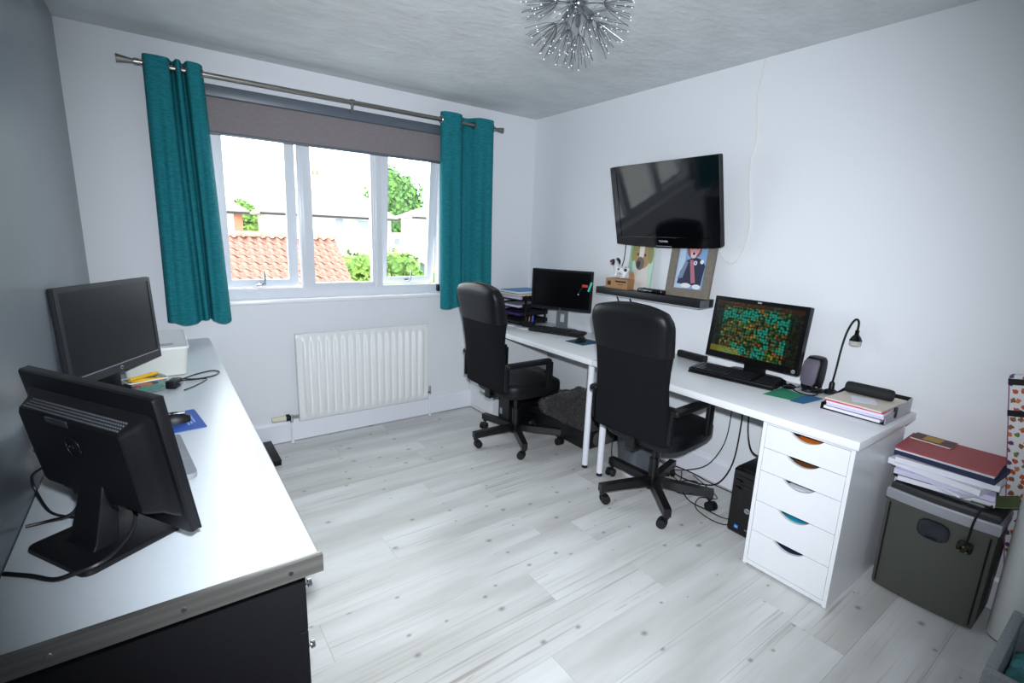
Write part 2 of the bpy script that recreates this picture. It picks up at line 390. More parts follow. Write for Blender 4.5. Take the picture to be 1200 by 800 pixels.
def main_window():
    Y0, Y1 = D+.045, D+.115
    r = obj('window_1', MB().ring(WX0, WX1, WZ0, WZ1, (.055, .055, .068, .055), Y0, Y1), upvc, kind='structure', smooth=False)
    for x in (1.145, 1.648):
        m = MB().b2(x-.032, x+.032, Y0-.002, Y1, WZ0+.06, WZ1-.05, .003)
        m.b2(x-.016, x+.016, Y0-.010, Y0, WZ0+.06, WZ1-.05, .003)
        mu = obj('mullion', m, upvc, r)
        obj('screw_cap', MB().cyl((x, Y0-.011, 1.52), (x, Y0-.0095, 1.52), .004, n=10), white_plastic, mu)
    sash(r, .63, 1.102, 1.076, 2.2, D+.075, 3.5, True)
    sash(r, 1.685, 2.147, 1.076, 2.2, D+.075, 4.5, True)
    f = obj('fixed_light', MB().ring(1.177, 1.616, WZ0+.062, WZ1-.05, (.018, .012, .035, .05), D+.05, D+.095), upvc, r, smooth=False)
    obj('pane', MB().b2(1.185, 1.61, D+.078, D+.084, WZ0+.08, WZ1-.07), glass, f, smooth=False)
    obj('sill_board', MB().b2(WX0-.04, WX1+.03, D-.032, D+.06, .981, 1.007, .006), sill_m, r)
    obj('latch_keep', MB().b2(2.12, 2.14, D+.005, D+.04, 1.02, 1.075, .004), metal_b, r)
main_window()
# ---- plain door in the wall behind the photographer
d_ = obj('door_1', MB().b2(1.0, 1.76, YB, YB+.03, .004, 1.98, .003), gloss_white, kind='structure')
obj('door_knob', MB().cyl((1.08, YB+.03, 1.0), (1.08, YB+.07, 1.0), .012, n=12).ball((1.08, YB+.085, 1.0), .026), chrome, d_)

# ================================================================== OUTSIDE
paving = mat('pale_paving', 'b3b4b2', .95, vary=(.8, .15))
obj('ground', MB().b2(-60, 80, -60, 140, -2.9, -2.7), paving, kind='structure', smooth=False)
render_w = mat('white_render', 'e6e2da', .9)
brick_o = mat('orange_brick', 'b9785a', .9, vary=(3, .3))
slate = mat('brown_roof_tiles', 'a89a90', .85, vary=(2, .15))
tile_m = mat('terracotta_tile', 'b58270', .85, vary=(9, .45), col2='80584c')
leaf_m = mat('leaf_green', '5f8a3a', .8, vary=(.9, .4), col2='3c6a2c')
leaf_y = mat('leaf_yellow_green', '7c9a44', .8, vary=(1.5, .4), col2='527a34')
bark = mat('bark', '5b4a3a', .9)
def tile_roof():
    t = thing('tiled_roof', 'low orange pantile roof of the outbuilding just outside the window', 'roof', (0, 0, 0))
    pitch = math.radians(30); ex = .235; nx = 17; w = .168; x0 = .62
    ridge = Vector((0, 11.0, 1.30)); dn = Vector((0, -math.cos(pitch), -math.sin(pitch))); nrm = Vector((0, -math.sin(pitch), math.cos(pitch)))
    # one pantile: an S-shaped sheet with thickness
    n = 8; rings = []
    for s0, lift in ((0, 0), (ex*1.12, .022)):
        top = []; bot = []
        for i in range(n+1):
            u = i/n; x = u*w*1.06; h = .028*math.sin(2*PI*u*.96+.3)
            top.append(Vector((x, 0, 0))+dn*s0+nrm*(h+lift)); bot.append(Vector((x, 0, 0))+dn*s0+nrm*(h+lift-.014))
        rings.append([tuple(p) for p in top+bot[::-1]])
    proto = None
    for r in range(11):
        for c in range(nx):
            if proto is None: o = proto = obj('roof_tile', MB().loft(rings), tile_m, t)
            else: o = bpy.data.objects.new('roof_tile', proto.data); COL.objects.link(o); o.parent = t
            o.location = ridge+dn*(r*ex)+Vector((x0+c*w-r*.012, 0, 0))+nrm*random.uniform(-.004, .004)
    for c in range(8):
        m = MB(); rg = []
        for xx in (0, .37):
            rg.append([(xx, .12*math.cos(PI*i/8), .10*math.sin(PI*i/8)) for i in range(9)])
        o = obj('ridge_tile', m.loft(rg), tile_m, t); o.location = ridge+Vector((x0+c*.36, 0.02, 0))
    m = MB(); a = ridge-nrm*.05; b = ridge+dn*2.7-nrm*.05
    m.loft([[(x, a.y, a.z), (x, b.y, b.z), (x, b.y, -2.7), (x, 13.4, -2.7), (x, 13.4, 0.1)] for x in (x0+.02, x0+nx*w-.15)])
    obj('outbuilding_wall', m, brick_o, t, smooth=False)
tile_roof()
def house(name, label, x0, x1, y0, y1, ze, zr, windows, chimney=None, brick_to=None, hip=1.6, group=None):
    t = thing(name, label, 'house', ((x0+x1)/2, y0, -2.7)); lx = (x0+x1)/2
    def L(x, y, z): return (x-lx, y-y0, z+2.7)
    m = MB(); a = L(x0, y0, -2.7); b = L(x1, y1, ze); m.b2(a[0], b[0], a[1], b[1], a[2], b[2]); obj('wall', m, render_w, t, smooth=False)
    e = .35; m = MB()
    vs = [L(x0-e, y0-e, ze), L(x1+e, y0-e, ze), L(x1+e, y1+e, ze), L(x0-e, y1+e, ze), L(x0+hip, (y0+y1)/2, zr), L(x1-hip, (y0+y1)/2, zr)]
    vs += [(p[0], p[1], p[2]-.12) for p in vs[:4]]
    m.add(vs, [(0, 1, 5, 4), (1, 2, 5), (2, 3, 4, 5), (3, 0, 4), (6, 7, 1, 0), (7, 8, 2, 1), (8, 9, 3, 2), (9, 6, 0, 3), (9, 8, 7, 6)])
    obj('roof', m, slate, t, smooth=False)
    a = L(x0-e, y0-e-.06, ze-.16); b = L(x1+e, y0-e, ze-.04)
    obj('gutter', MB().b2(a[0], b[0], a[1], b[1], a[2], b[2]), metal_b, t, smooth=False)
    for wx0, wx1, wz0, wz1 in windows:
        a = L(wx0, y0, wz0); b = L(wx1, y0, wz1)
        f = obj('house_window', MB().ring(a[0], b[0], a[2], b[2], .07, -.06, .02), upvc, t, smooth=False)
        obj('pane', MB().b2(a[0]+.05, b[0]-.05, -.02, .005, a[2]+.05, b[2]-.05), mat('dark_house_glass', '8a949a', .1), f, smooth=False)
    if chimney:
        cx0, cx1, cz0, cz1 = chimney; a = L(cx0, (y0+y1)/2-.4, cz0); b = L(cx1, (y0+y1)/2+.4, cz1)
        c = obj('chimney', MB().b2(a[0], b[0], a[1], b[1], a[2], b[2]), mat('haze_paled_brick', 'c4ab92', .9), t, smooth=False)  # orange brick paled in its colour to imitate overexposed haze
        for k in (.3, .7):
            obj('chimney_pot', MB().cyl((a[0]+(b[0]-a[0])*k, a[1]+.4, b[2]), (a[0]+(b[0]-a[0])*k, a[1]+.4, b[2]+.3), .1, .08, 10), tile_m, c)
    if brick_to:
        bx0, bx1, bz1 = brick_to; a = L(bx0, y0, -2.7); b = L(bx1, y0, bz1)
        obj('brick_panel', MB().b2(a[0], b[0], -.05, .02, a[2], b[2]), brick_o, t, smooth=False)
    return t
house('long_house', 'long white rendered house with a brick chimney seen through the middle light', 5.4, 12.5, 30, 32.6, 2.35, 3.9,
      [(9.0, 9.6, 1.6, 2.25), (10.3, 11.1, 1.5, 2.2), (6.6, 7.5, 1.4, 2.2)], chimney=(8.1, 8.7, 3.2, 4.6))
house('white_house', 'white rendered house partly hidden behind the left curtain', -3.0, 4.2, 30, 35, 2.3, 3.9, [(2.9, 3.3, 1.3, 1.9)], brick_to=(3.85, 4.25, 2.2))
house('brick_and_white_house', 'white house with brick lower wall at the right end of the view', 13.9, 22, 29.5, 31.7, 2.55, 3.4, [(17, 18, 1.0, 2.1)], brick_to=(14.6, 15.4, 1.1))
def garage():
    t = thing('white_garage', 'small flat white outbuilding between the two far houses', 'outbuilding', (13.6, 34.2, -2.7))
    obj('wall', MB().b2(-1.2, 1.6, 0, 3, 0, 4.1), render_w, t, smooth=False)
    obj('roof', MB().b2(-1.3, 1.7, -.1, 3.1, 4.1, 4.22), slate, t, smooth=False)
    f = obj('window_frame', MB().ring(.75, 1.3, 3.3, 3.85, .06, -.05, .02), upvc, t, smooth=False)
    obj('pane', MB().b2(.8, 1.25, -.02, .005, 3.35, 3.8), mat('dark_house_glass', '8a949a', .1), f, smooth=False)
garage()
def wheelie_bin():
    t = thing('grey_wheeled_bin', 'grey wheeled bin standing in the yard by the brick wall', 'bin', (13.0, 26, -1.25))
    obj('bin_body', MB().loft([[(x, y, 0) for x, y in rrect(.5, .55, .05)], [(x, y, 1.0) for x, y in rrect(.62, .68, .06)]]), mat('bin_grey', '5d666e', .6), t)
    obj('lid', MB().box((0, 0, 1.04), (.68, .74, .08), .03), mat('bin_grey', '5d666e', .6), t)
    obj('plinth', MB().b2(-.9, .9, -.5, .6, -1.45, 0), mat('paving', 'b5aea5', .9), t, smooth=False)
wheelie_bin()
def leaf_cloud(blobs, n, size, rnd):
    m = MB(); tot = sum(b[3]**2 for b in blobs)
    for (x, y, z, r) in blobs:
        for _ in range(int(n*r*r/tot)):
            d = Vector((rnd.gauss(0, 1), rnd.gauss(0, 1), rnd.gauss(0, 1))).normalized(); rr = r*(.72+.33*rnd.random())
            p = Vector((x, y, z))+d*rr; a = (d+Vector((rnd.uniform(-.7, .7), rnd.uniform(-.7, .7), rnd.uniform(-.4, .9)))).normalized()
            u = a.orthogonal().normalized(); v = a.cross(u); th = rnd.uniform(0, 2*PI); u, v = u*math.cos(th)+v*math.sin(th), v*math.cos(th)-u*math.sin(th)
            s = size*rnd.uniform(.7, 1.3)
            m.add([p-u*s, p-v*s*.55+a*s*.1, p+u*s, p+v*s*.55+a*s*.1], [(0, 1, 2, 3)])
    return m
def plant(name, label, cat, blobs, n, size, m, trunk=None, seed=1, group=None):
    rnd = random.Random(seed); bx = sum(b[0] for b in blobs)/len(blobs); by = sum(b[1] for b in blobs)/len(blobs)
    t = thing(name, label, cat, (bx, by, -2.7), group=group)
    loc = [(x-bx, y-by, z+2.7, r) for x, y, z, r in blobs]
    c = obj('foliage', leaf_cloud(loc, n, size, rnd), m, t, smooth=False, kind='stuff')
    core = MB()
    for x, y, z, r in loc: core.ball((x, y, z), r*.74, n=10)
    obj('inner_foliage', core, m, t, kind='stuff')
    if trunk: obj('trunk', MB().tube([(0, 0, 0), (.1, 0, trunk*.5), (0, .1, trunk)], .28), bark, t)
    else: obj('stem', MB().tube([(0, 0, 0), (.02, 0, .5), (0, .02, 1.0)], .05), bark, t)
rt = random.Random(5)
tb = [(17.8, 44, 2.2, 2.0), (19.6, 44, 2.0, 1.9), (18.6, 44, 3.9, 2.0), (20.3, 44.5, 3.3, 1.7), (18.4, 44, 5.3, 1.7), (19.6, 44.3, 5.0, 1.7), (17.3, 44, 4.4, 1.6), (18.9, 44, .4, 2.0), (20.9, 44, 1.4, 1.2), (18.0, 44, 6.3, 1.1)]
plant('broad_tree', 'broad green tree behind the houses seen through the right light', 'tree', tb, 5200, .26, leaf_m, trunk=3.2, seed=2)
plant('yellow_green_tree', 'yellow green tree in the gap between the houses at the left', 'tree', [(6.2, 41, 1.2, .9), (6.7, 41, 2.0, .8), (6.0, 41, 2.5, .8), (6.4, 41, .1, 1.0), (5.6, 41, 2.9, .6), (6.9, 41, 1.0, .7)], 1500, .18, leaf_y, trunk=2.0, seed=3)
plant('big_hedge', 'bushy yellow green hedge beside the tiled roof', 'hedge', [(6.3+i*.62, 19+.1*(i % 3), .08+.10*(i % 2), .62) for i in range(5)]+[(6.2+i*.7, 18.8, -.8, .75) for i in range(5)]+[(6.2+i*.8, 18.8, -1.9, .8) for i in range(4)], 2600, .13, leaf_y, seed=4)
plant('round_bush', 'round pale green bush in front of the white garage', 'bush', [(10.6, 25, -.12, .48), (11.2, 25.2, -.02, .5), (11.6, 25, -.3, .4), (11.0, 25, -1.0, .6), (11.0, 25, -1.9, .7)], 900, .12, leaf_y, seed=6)
plant('low_hedge', 'low clipped hedge crossing below the right window light', 'hedge', [(9.6+i*.5, 23, -.72, .42) for i in range(7)]+[(9.6+i*.55, 23, -1.3, .5) for i in range(6)]+[(9.7+i*.65, 23, -2.1, .6) for i in range(5)], 2200, .10, leaf_m, seed=7)
# ================================================================== WINDOW DRESSING, RADIATOR, CHANDELIER
RY_, RZ_ = D-.10, 2.287
def curtain_rod():
    t = thing('curtain_rod', 'brushed nickel curtain rod with flared end caps above the window', 'curtain rod', (1.43, RY_, RZ_))
    x0, x1 = .318-1.43, 2.545-1.43
    obj('rod', MB().cyl((x0, 0, 0), (x1, 0, 0), .014, n=20), nickel, t)
    for x, s in ((x0, -1), (x1, 1)):
        obj('finial', MB().cyl((x-s*.012, 0, 0), (x+s*.012, 0, 0), .017, n=18).cyl((x+s*.012, 0, 0), (x+s*.085, 0, 0), .011, .022, n=18), nickel, t)
    for x in (-1.05, .01, 1.06):
        m = MB().cyl((x-.012, 0, 0), (x+.012, 0, 0), .019, n=18)
        m.tube([(x, 0, -.012), (x, .02, -.05), (x, .095, -.05)], .008, 10).cyl((x, .088, -.05), (x, .0985, -.05), .024, n=18)
        obj('bracket', m, nickel, t)
curtain_rod()
def curtain(label, xs_top, xs_bot, z0, z1, ctrl, seed):
    """ctrl: the fold line seen from above as (share of the width, offset; minus = towards the room)"""
    x_mid = (xs_top[0]+xs_top[1])/2
    t = thing('curtain', label, 'curtain', (x_mid, RY_, z0)); h = z1-z0
    P = [Vector((a, b)) for a, b in ctrl]; line = []
    for i in range(len(P)-1):
        a = P[max(i-1, 0)]; b = P[i]; c = P[i+1]; d = P[min(i+2, len(P)-1)]
        for k in range(7):
            q = k/7; line.append(.5*((2*b)+(c-a)*q+(2*a-5*b+4*c-d)*q*q+(3*b-a-3*c+d)*q**3))
    line.append(P[-1]); N = len(line)-1; NV = 30
    def pt(i, v):
        i = min(max(i, 0), N); l = line[int(i)] if i == int(i) else line[int(i)].lerp(line[int(i)+1], i-int(i))
        xa = xs_bot[0]+(xs_top[0]-xs_bot[0])*v; xb = xs_bot[1]+(xs_top[1]-xs_bot[1])*v; dn = 1-v
        u = l.x+.035*dn*math.sin(5.0*l.x*2+seed+1.7*dn)*min(1, l.x*6, (1-l.x)*6)
        y = l.y*(1-.22*math.sin(PI*v))+.010*dn*math.sin(9*l.x+2.2*dn+seed)+.009*min(1, 2.5*dn)*math.sin(31*l.x+seed*2+.8*dn)
        return Vector((xa+(xb-xa)*u-x_mid, y, v*h+.006*math.sin(l.x*11+seed)*dn*2))
    front = [[pt(i, j/NV) for i in range(N+1)] for j in range(NV+1)]
    m = MB(); vs = []; th = .0022
    for sgn in (1, -1):
        for j in range(NV+1):
            for i in range(N+1):
                a = front[j][min(i+1, N)]-front[j][max(i-1, 0)]; nr = Vector((-a.y, a.x, 0)).normalized()
                vs.append(front[j][i]+nr*th*sgn)
    S = (N+1)*(NV+1); q = lambda j, i, s: s*S+j*(N+1)+i; fs = []
    for j in range(NV):
        for i in range(N):
            fs.append((q(j, i, 0), q(j, i+1, 0), q(j+1, i+1, 0), q(j+1, i, 0))); fs.append((q(j+1, i, 1), q(j+1, i+1, 1), q(j, i+1, 1), q(j, i, 1)))
    for j in range(NV):
        for i in (0, N): fs.append((q(j, i, 0), q(j+1, i, 0), q(j+1, i, 1), q(j, i, 1)))
    for i in range(N):
        for j in (0, NV): fs.append((q(j, i, 0), q(j, i+1, 0), q(j, i+1, 1), q(j, i, 1)))
    obj('drape', m.add(vs, fs), teal, t, ang=80)
    # eyelet rings where the cloth crosses the rod line
    vz = (RZ_-z0)/h; prev = pt(0, vz)
    for i in range(1, N*2+1):
        cur = pt(i/2, vz)
        if prev.y*cur.y < 0:
            d = (cur-prev).normalized(); c = (cur+prev)/2; nr = Vector((-d.y, d.x, 0)).normalized()
            M = Matrix.LocRotScale(c, nr.to_track_quat('Z', 'Y'), None); rg = []
            for k in range(20):
                a = 2*PI*k/20; ct = Vector((math.cos(a), math.sin(a), 0))
                rg.append([tuple(ct*(.024+.005*math.cos(b))+Vector((0, 0, .0048*math.sin(b)))) for b in [2*PI*j/6 for j in range(6)]])
            obj('eyelet', MB().loft(rg+[rg[0]], caps=False, M=M), nickel, t)
        prev = cur
curtain('teal eyelet curtain at the left side of the window, above the worktop', (.345, .612), (.33, .652), .905, 2.328,
        [(0, .012), (.015, -.022), (.10, -.034), (.28, -.036), (.40, -.026), (.45, .020), (.48, .032), (.515, .012), (.54, -.03), (.58, -.036), (.615, -.01), (.63, .028), (.66, .036), (.69, .016), (.71, -.028), (.77, -.044), (.90, -.036), (.97, -.012), (1.0, .026)], 1)
curtain('teal eyelet curtain at the right side of the window, behind an office chair', (2.085, 2.545), (2.095, 2.572), .905, 2.338,
        [(0, .006), (.02, -.03), (.12, -.046), (.27, -.044), (.36, -.016), (.40, .02), (.46, .046), (.53, .046), (.585, .018), (.62, -.014), (.68, -.04), (.80, -.046), (.93, -.036), (.985, -.006), (1.0, .024)], 4)
def blind():
    t = thing('roller_blind', 'grey woven roller blind half lowered over the window top', 'blind', (1.385, D-.012, 2.0))
    obj('cassette', MB().b2(-.80, .80, -.045, .012, .19, .255, .008), blind_c, t)
    obj('blind_fabric', MB().b2(-.775, .775, -.022, -.0195, 0.004, .2), blind_m, t, smooth=False)
    obj('bottom_bar', MB().b2(-.775, .775, -.026, -.016, -.012, .006, .003), blind_c, t)
blind()
def radiator():
    t = thing('radiator', 'cream ribbed panel radiator on the wall below the window', 'radiator', (1.508, D-.05, .155))
    w = .985; h = .62; nr = 17; pitch = (w-.07)/nr; x = -w/2
    cols = [(x, .0, 0), (x+.004, .006, 0), (x+.035-.003, .006, 0)]
    for i in range(nr):
        a = x+.035+i*pitch
        cols += [(a+pitch*.10, .006, 1), (a+pitch*.22, .018, 1), (a+pitch*.36, .022, 1), (a+pitch*.64, .022, 1), (a+pitch*.78, .018, 1), (a+pitch*.90, .006, 1)]
    cols += [(w/2-.035+.003, .006, 0), (w/2-.004, .006, 0), (w/2, 0, 0)]
    zs = [(0, 0), (.006, .0), (.042, .0), (.062, 1), (h-.062, 1), (h-.042, 0), (h-.006, 0), (h, 0)]
    m = MB(); g = []
    for k, (z, f) in enumerate(zs):
        row = []
        for cx, d, rib in cols:
            dd = d if (f or not rib) else .006
            if k in (0, len(zs)-1): dd = 0
            row.append((cx, -.012-dd, z))
        g.append(row)
    n = len(cols); vs = [p for r in g for p in r]; fs = [(j*n+i, j*n+i+1, (j+1)*n+i+1, (j+1)*n+i) for j in range(len(zs)-1) for i in range(n-1)]
    o = len(vs); vs += [(x, 0.008, 0), (w/2, .008, 0), (w/2, .008, h), (x, .008, h)]
    fs += [(o, o+3, o+2, o+1), tuple(range(n))+(o+1, o), tuple(range((len(zs)-1)*n, len(zs)*n))[::-1]+(o+3, o+2),
           tuple(j*n for j in range(len(zs)))+(o+3, o), tuple(j*n+n-1 for j in range(len(zs)))+(o+2, o+1)]
    obj('panel', m.add(vs, fs), rad_m, t, ang=50)
    obj('wall_bracket', MB().b2(-.3, -.26, .006, .049, .1, .5), rad_m, t, smooth=False)
    obj('wall_bracket', MB().b2(.26, .3, .006, .049, .1, .5), rad_m, t, smooth=False)
    v = obj('valve', MB().cyl((-.49, .005, .035), (-.535, .005, .035), .012, n=12).cyl((-.54, .005, .05), (-.54, .005, .0), .011, n=12).ball((-.54, .005, .035), .016), chrome, t)
    obj('thermostat_head', MB().cyl((-.575, .005, .035), (-.66, .005, .035), .022, .019, 16).cyl((-.66, .005, .035), (-.664, .005, .035), .016, n=16), cream_plastic, v)
    obj('valve_collar', MB().cyl((-.552, .005, .035), (-.577, .005, .035), .024, n=16), black_pl, v)
    v = obj('valve', MB().cyl((.49, .005, .05), (.515, .005, .05), .011, n=12).cyl((.518, .005, .035), (.518, .005, .10), .011, .008, 12), chrome, t)
    for xx in (-.54, .518):
        obj('pipe', MB().cyl((xx, .005, .04), (xx, .005, -.152), .008, n=12).cyl((xx, .005, -.152), (xx, .005, -.147), .016, n=12), gloss_white, t)
radiator()
def chandelier():
    c = Vector((1.552, 1.376, 2.252)); t = thing('chandelier', 'chrome sputnik chandelier of wire sprays tipped with beads on the ceiling', 'chandelier', c)
    obj('ceiling_rose', MB().lathe([(0.001, H-c.z), (.055, H-c.z), (.055, H-c.z-.012), (.03, H-c.z-.03), (.001, H-c.z-.032)]), chrome, t)
    obj('stem', MB().cyl((0, 0, .03), (0, 0, H-c.z-.028), .008, n=10), chrome, t)
    obj('hub', MB().ball((0, 0, 0), .034, n=16), chrome, t)
    rnd = random.Random(11); dirs = []; n = 18
    for i in range(n):
        z = 1-2*(i+.5)/n; a = i*2.39996; r = math.sqrt(1-z*z)
        if z < .72: dirs.append(Vector((r*math.cos(a), r*math.sin(a), z)))
    for d in dirs:
        k = .092
        arm = obj('arm', MB().cyl(d*.03, d*k, .0018, n=6).ball(tuple(d*k), .0055, n=8), chrome, t)
        u = d.orthogonal().normalized(); v = d.cross(u); m = MB(); bd = MB()
        for j in range(15):
            a = j*2.39996; sp = .16+.62*math.sqrt((j+.5)/15)
            e = (d+(u*math.cos(a)+v*math.sin(a))*sp).normalized(); p0 = d*k; mid = p0+(u*math.cos(a)+v*math.sin(a))*.022*sp*1.6+d*.022; p1 = p0+e*(.098+.018*rnd.random())
            m.tube([p0, mid, p1], .00095, 4, smooth=3); bd.ball(tuple(p0+e*.072 if j % 3 else p1), .0023, n=6)
        obj('wire_spray', m, mat('dull_chrome', '8b8f93', .3, 1.), arm, kind='stuff'); obj('bead_cluster', bd, mat('crystal_bead', 'f2f4f6', .05, spec=1.), arm, kind='stuff')
    for d in (Vector((.5, .5, -.7)), Vector((-.6, .3, -.7)), Vector((.3, -.7, -.65)), Vector((-.4, -.6, -.7)), Vector((.75, -.1, -.6))):
        d.normalize(); obj('lamp_holder', MB().cyl(d*.03, d*.062, .009, n=10).ball(tuple(d*.068), .009, n=8), mat('lamp_capsule', '4c5054', .3), t)
chandelier()
# ================================================================== LEFT WORKTOP
LZ = .7855; LX = .534; LY0 = .953
def left_worktop():
    t = thing('worktop', 'long white worktop with aluminium end strip along the grey wall', 'worktop', (0.27, 2.22, LZ))
    x0, x1, y0, y1 = .002-.27, LX-.27, LY0+.004-2.22, D-.003-2.22
    th = .036; r = .012; prof = [(x0, 0), (x0, -th), (x1-r, -th)]+[(x1-r+r*math.sin(a), -th/2-(th/2)*math.cos(a)) for a in [PI*i/6 for i in range(1, 6)]]+[(x1-r, 0)]
    obj('top_slab', MB().loft([[(x, y, z) for x, z in prof] for y in (y0, y1)]), lam_blue, t, ang=30)
    m = MB(); pr = [(y0-.0045, .0025), (y0-.0045, -th-.002), (y0, -th-.002), (y0, 0.0002), (y0+.012, .0002), (y0+.012, .0012), (y0+.004, .0025)]
    m.loft([[(x, y, z) for y, z in pr] for x in (x0, x1+.001)])
    s = obj('end_strip', m, alu, t, smooth=False, label='brushed aluminium edging strip with three screws')
    for x in (.10, .285, .47):
        obj('screw', MB().cyl((x-.27, y0-.0045, -th/2), (x-.27, y0-.0065, -th/2), .0055, .0045, 12), chrome, s)
left_worktop()
def chest(label, y0, y1, nd):
    x0, x1 = .012, .511; z1 = LZ-.038; t = thing('chest_of_drawers', label, 'chest', ((x0+x1)/2, (y0+y1)/2, 0)); ox, oy = t.location[0], t.location[1]
    m = MB().b2(x0-ox, x1-ox-.018, y0-oy, y1-oy, .0, z1-.022)
    obj('carcass', m, black_lam, t, smooth=False)
    obj('top_panel', MB().b2(x0-ox, x1-ox, y0-oy-.002, y1-oy+.002, z1-.021, z1, .0015), black_lam, t, smooth=False)
    hz = (z1-.022-.05)/nd
    for k in range(nd):
        z = .05+k*hz
        d = obj('drawer', MB().b2(x1-ox-.018, x1-ox, y0-oy+.003, y1-oy-.003, z+.002, z+hz-.002, .0015), black_lam, t, smooth=False)
        for yy in (y0+.032, y1-.05):
            obj('knob', MB().cyl((x1-ox, yy-oy, z+hz*.6), (x1-ox+.010, yy-oy, z+hz*.6), .004, n=10).cyl((x1-ox+.010, yy-oy, z+hz*.6), (x1-ox+.018, yy-oy, z+hz*.6), .010, .009, 14), chrome, d)
chest('black chest of drawers under the near end of the white worktop', 1.018, 1.84, 4)
chest('black chest of drawers under the window end of the white worktop', 2.55, 3.35, 4)
def low_box():
    t = thing('low_black_box', 'low flat black box on the floor against the window wall skirting', 'box', (.712, 3.30, 0))
    obj('body', MB().box((0, 0, .013), (.24, .345, .026), .004), black_lam, t)
    obj('lid', MB().box((0, 0, .031), (.245, .35, .009), .003), black_pl, t)
low_box()

# ================================================================== RIGHT DESKS
TZ = .755; TT = .036; TX = 2.395; TY0 = .592; TYM = 2.018
def desk(label, y0, y1, legs):
    x0, x1 = TX, W-.004; t = thing('desk', label, 'desk', ((x0+x1)/2, (y0+y1)/2, TZ), group='white desks along the right wall'); ox, oy = t.location[0], t.location[1]
    obj('table_top', MB().b2(x0-ox, x1-ox, y0-oy, y1-oy, -TT, 0, .003), lam_white, t)
    for x, y in legs:
        m = MB().cyl((x-ox, y-oy, -TT-.004), (x-ox, y-oy, -TZ+.02), .0205, n=20)
        l = obj('leg', m, gloss_white, t)
        obj('foot', MB().cyl((x-ox, y-oy, -TZ+.02), (x-ox, y-oy, -TZ), .018, .019, 16), rubber, l)
        obj('mounting_plate', MB().b2(x-ox-.035, x-ox+.035, y-oy-.035, y-oy+.035, -TT-.006, -TT-.0002, .002), gloss_white, l)
desk('white desk nearer the camera, its end resting on the five-drawer unit', TY0, TYM-.001, [(2.4766, 1.956), (2.96, 1.956)])
desk('white desk in the corner nearer the window, holding the letter trays', TYM+.001, D-.003, [(2.4766, 2.089), (2.96, 2.089)])
def drawer_unit(label, y0, x0=2.425, contents=None):
    w, dp, h = .36, .56, TZ-TT-.001; t = thing('drawer_unit', label, 'drawer unit', (x0+dp/2, y0+w/2, 0), group='white drawer units under the desks')
    hx = dp/2; hy = w/2; s = .016
    for nm, a in (('side_panel', (-hx, hx, -hy, -hy+s, .004, h)), ('side_panel', (-hx, hx, hy-s, hy, .004, h)), ('top_panel', (-hx, hx, -hy+s, hy-s, h-s, h)), ('bottom_panel', (-hx, hx, -hy+s, hy-s, .012, .03)), ('back_panel', (hx-.008, hx, -hy+s, hy-s, .03, h-s))):
        obj(nm, MB().b2(*a, .001), lam_white, t, smooth=False)
    hs = [.145, .142, .140, .103, .103]; tot = h-s-.03-.004; k = tot/sum(hs); z = .032
    for i, hh in enumerate(hs):
        hh *= k; g = .0016; ya, yb, za, zb = -hy+s+.002, hy-s-.002, z+g, z+hh-g
        # front with a tapering finger slot cut out of its upper edge
        sw, sd = .066, .029; n = 10
        slot = [(sw*(1-2*q/n), zb-sd*math.sin(PI*q/n)**.75*(1 if 0 < q < n else 0)) for q in range(n+1)]
        poly = [(ya, za), (yb, za), (yb, zb)]+slot+[(ya, zb)]
        m = MB().prism(poly, 0, .016, M=Matrix(((0, 0, 1, -hx+.003), (1, 0, 0, 0), (0, 1, 0, 0), (0, 0, 0, 1))))
        d = obj('drawer', m, lam_white, t, smooth=False)
        m = MB().b2(-hx+.05, hx-.03, ya+.01, ya+.02, za+.02, zb-.035).b2(-hx+.05, hx-.03, yb-.02, yb-.01, za+.02, zb-.035).b2(-hx+.05, hx-.03, ya+.02, yb-.02, za+.015, za+.022)
        obj('drawer_box', m, gloss_white, d, smooth=False)
        if contents:
            obj('drawer_contents', MB().b2(-hx+.052, -hx+.30, -.065, .065, zb-.055, zb-.040, .002), contents[i], d)
        z += hh
drawer_unit('white five-drawer unit standing under the right end of the near desk', .609, contents=[navy_p, inner_teal, paper, mat('brown_contents', '7a4a22', .6), orange_pl])
drawer_unit('white drawer unit in the far corner behind the office chair', 3.118)

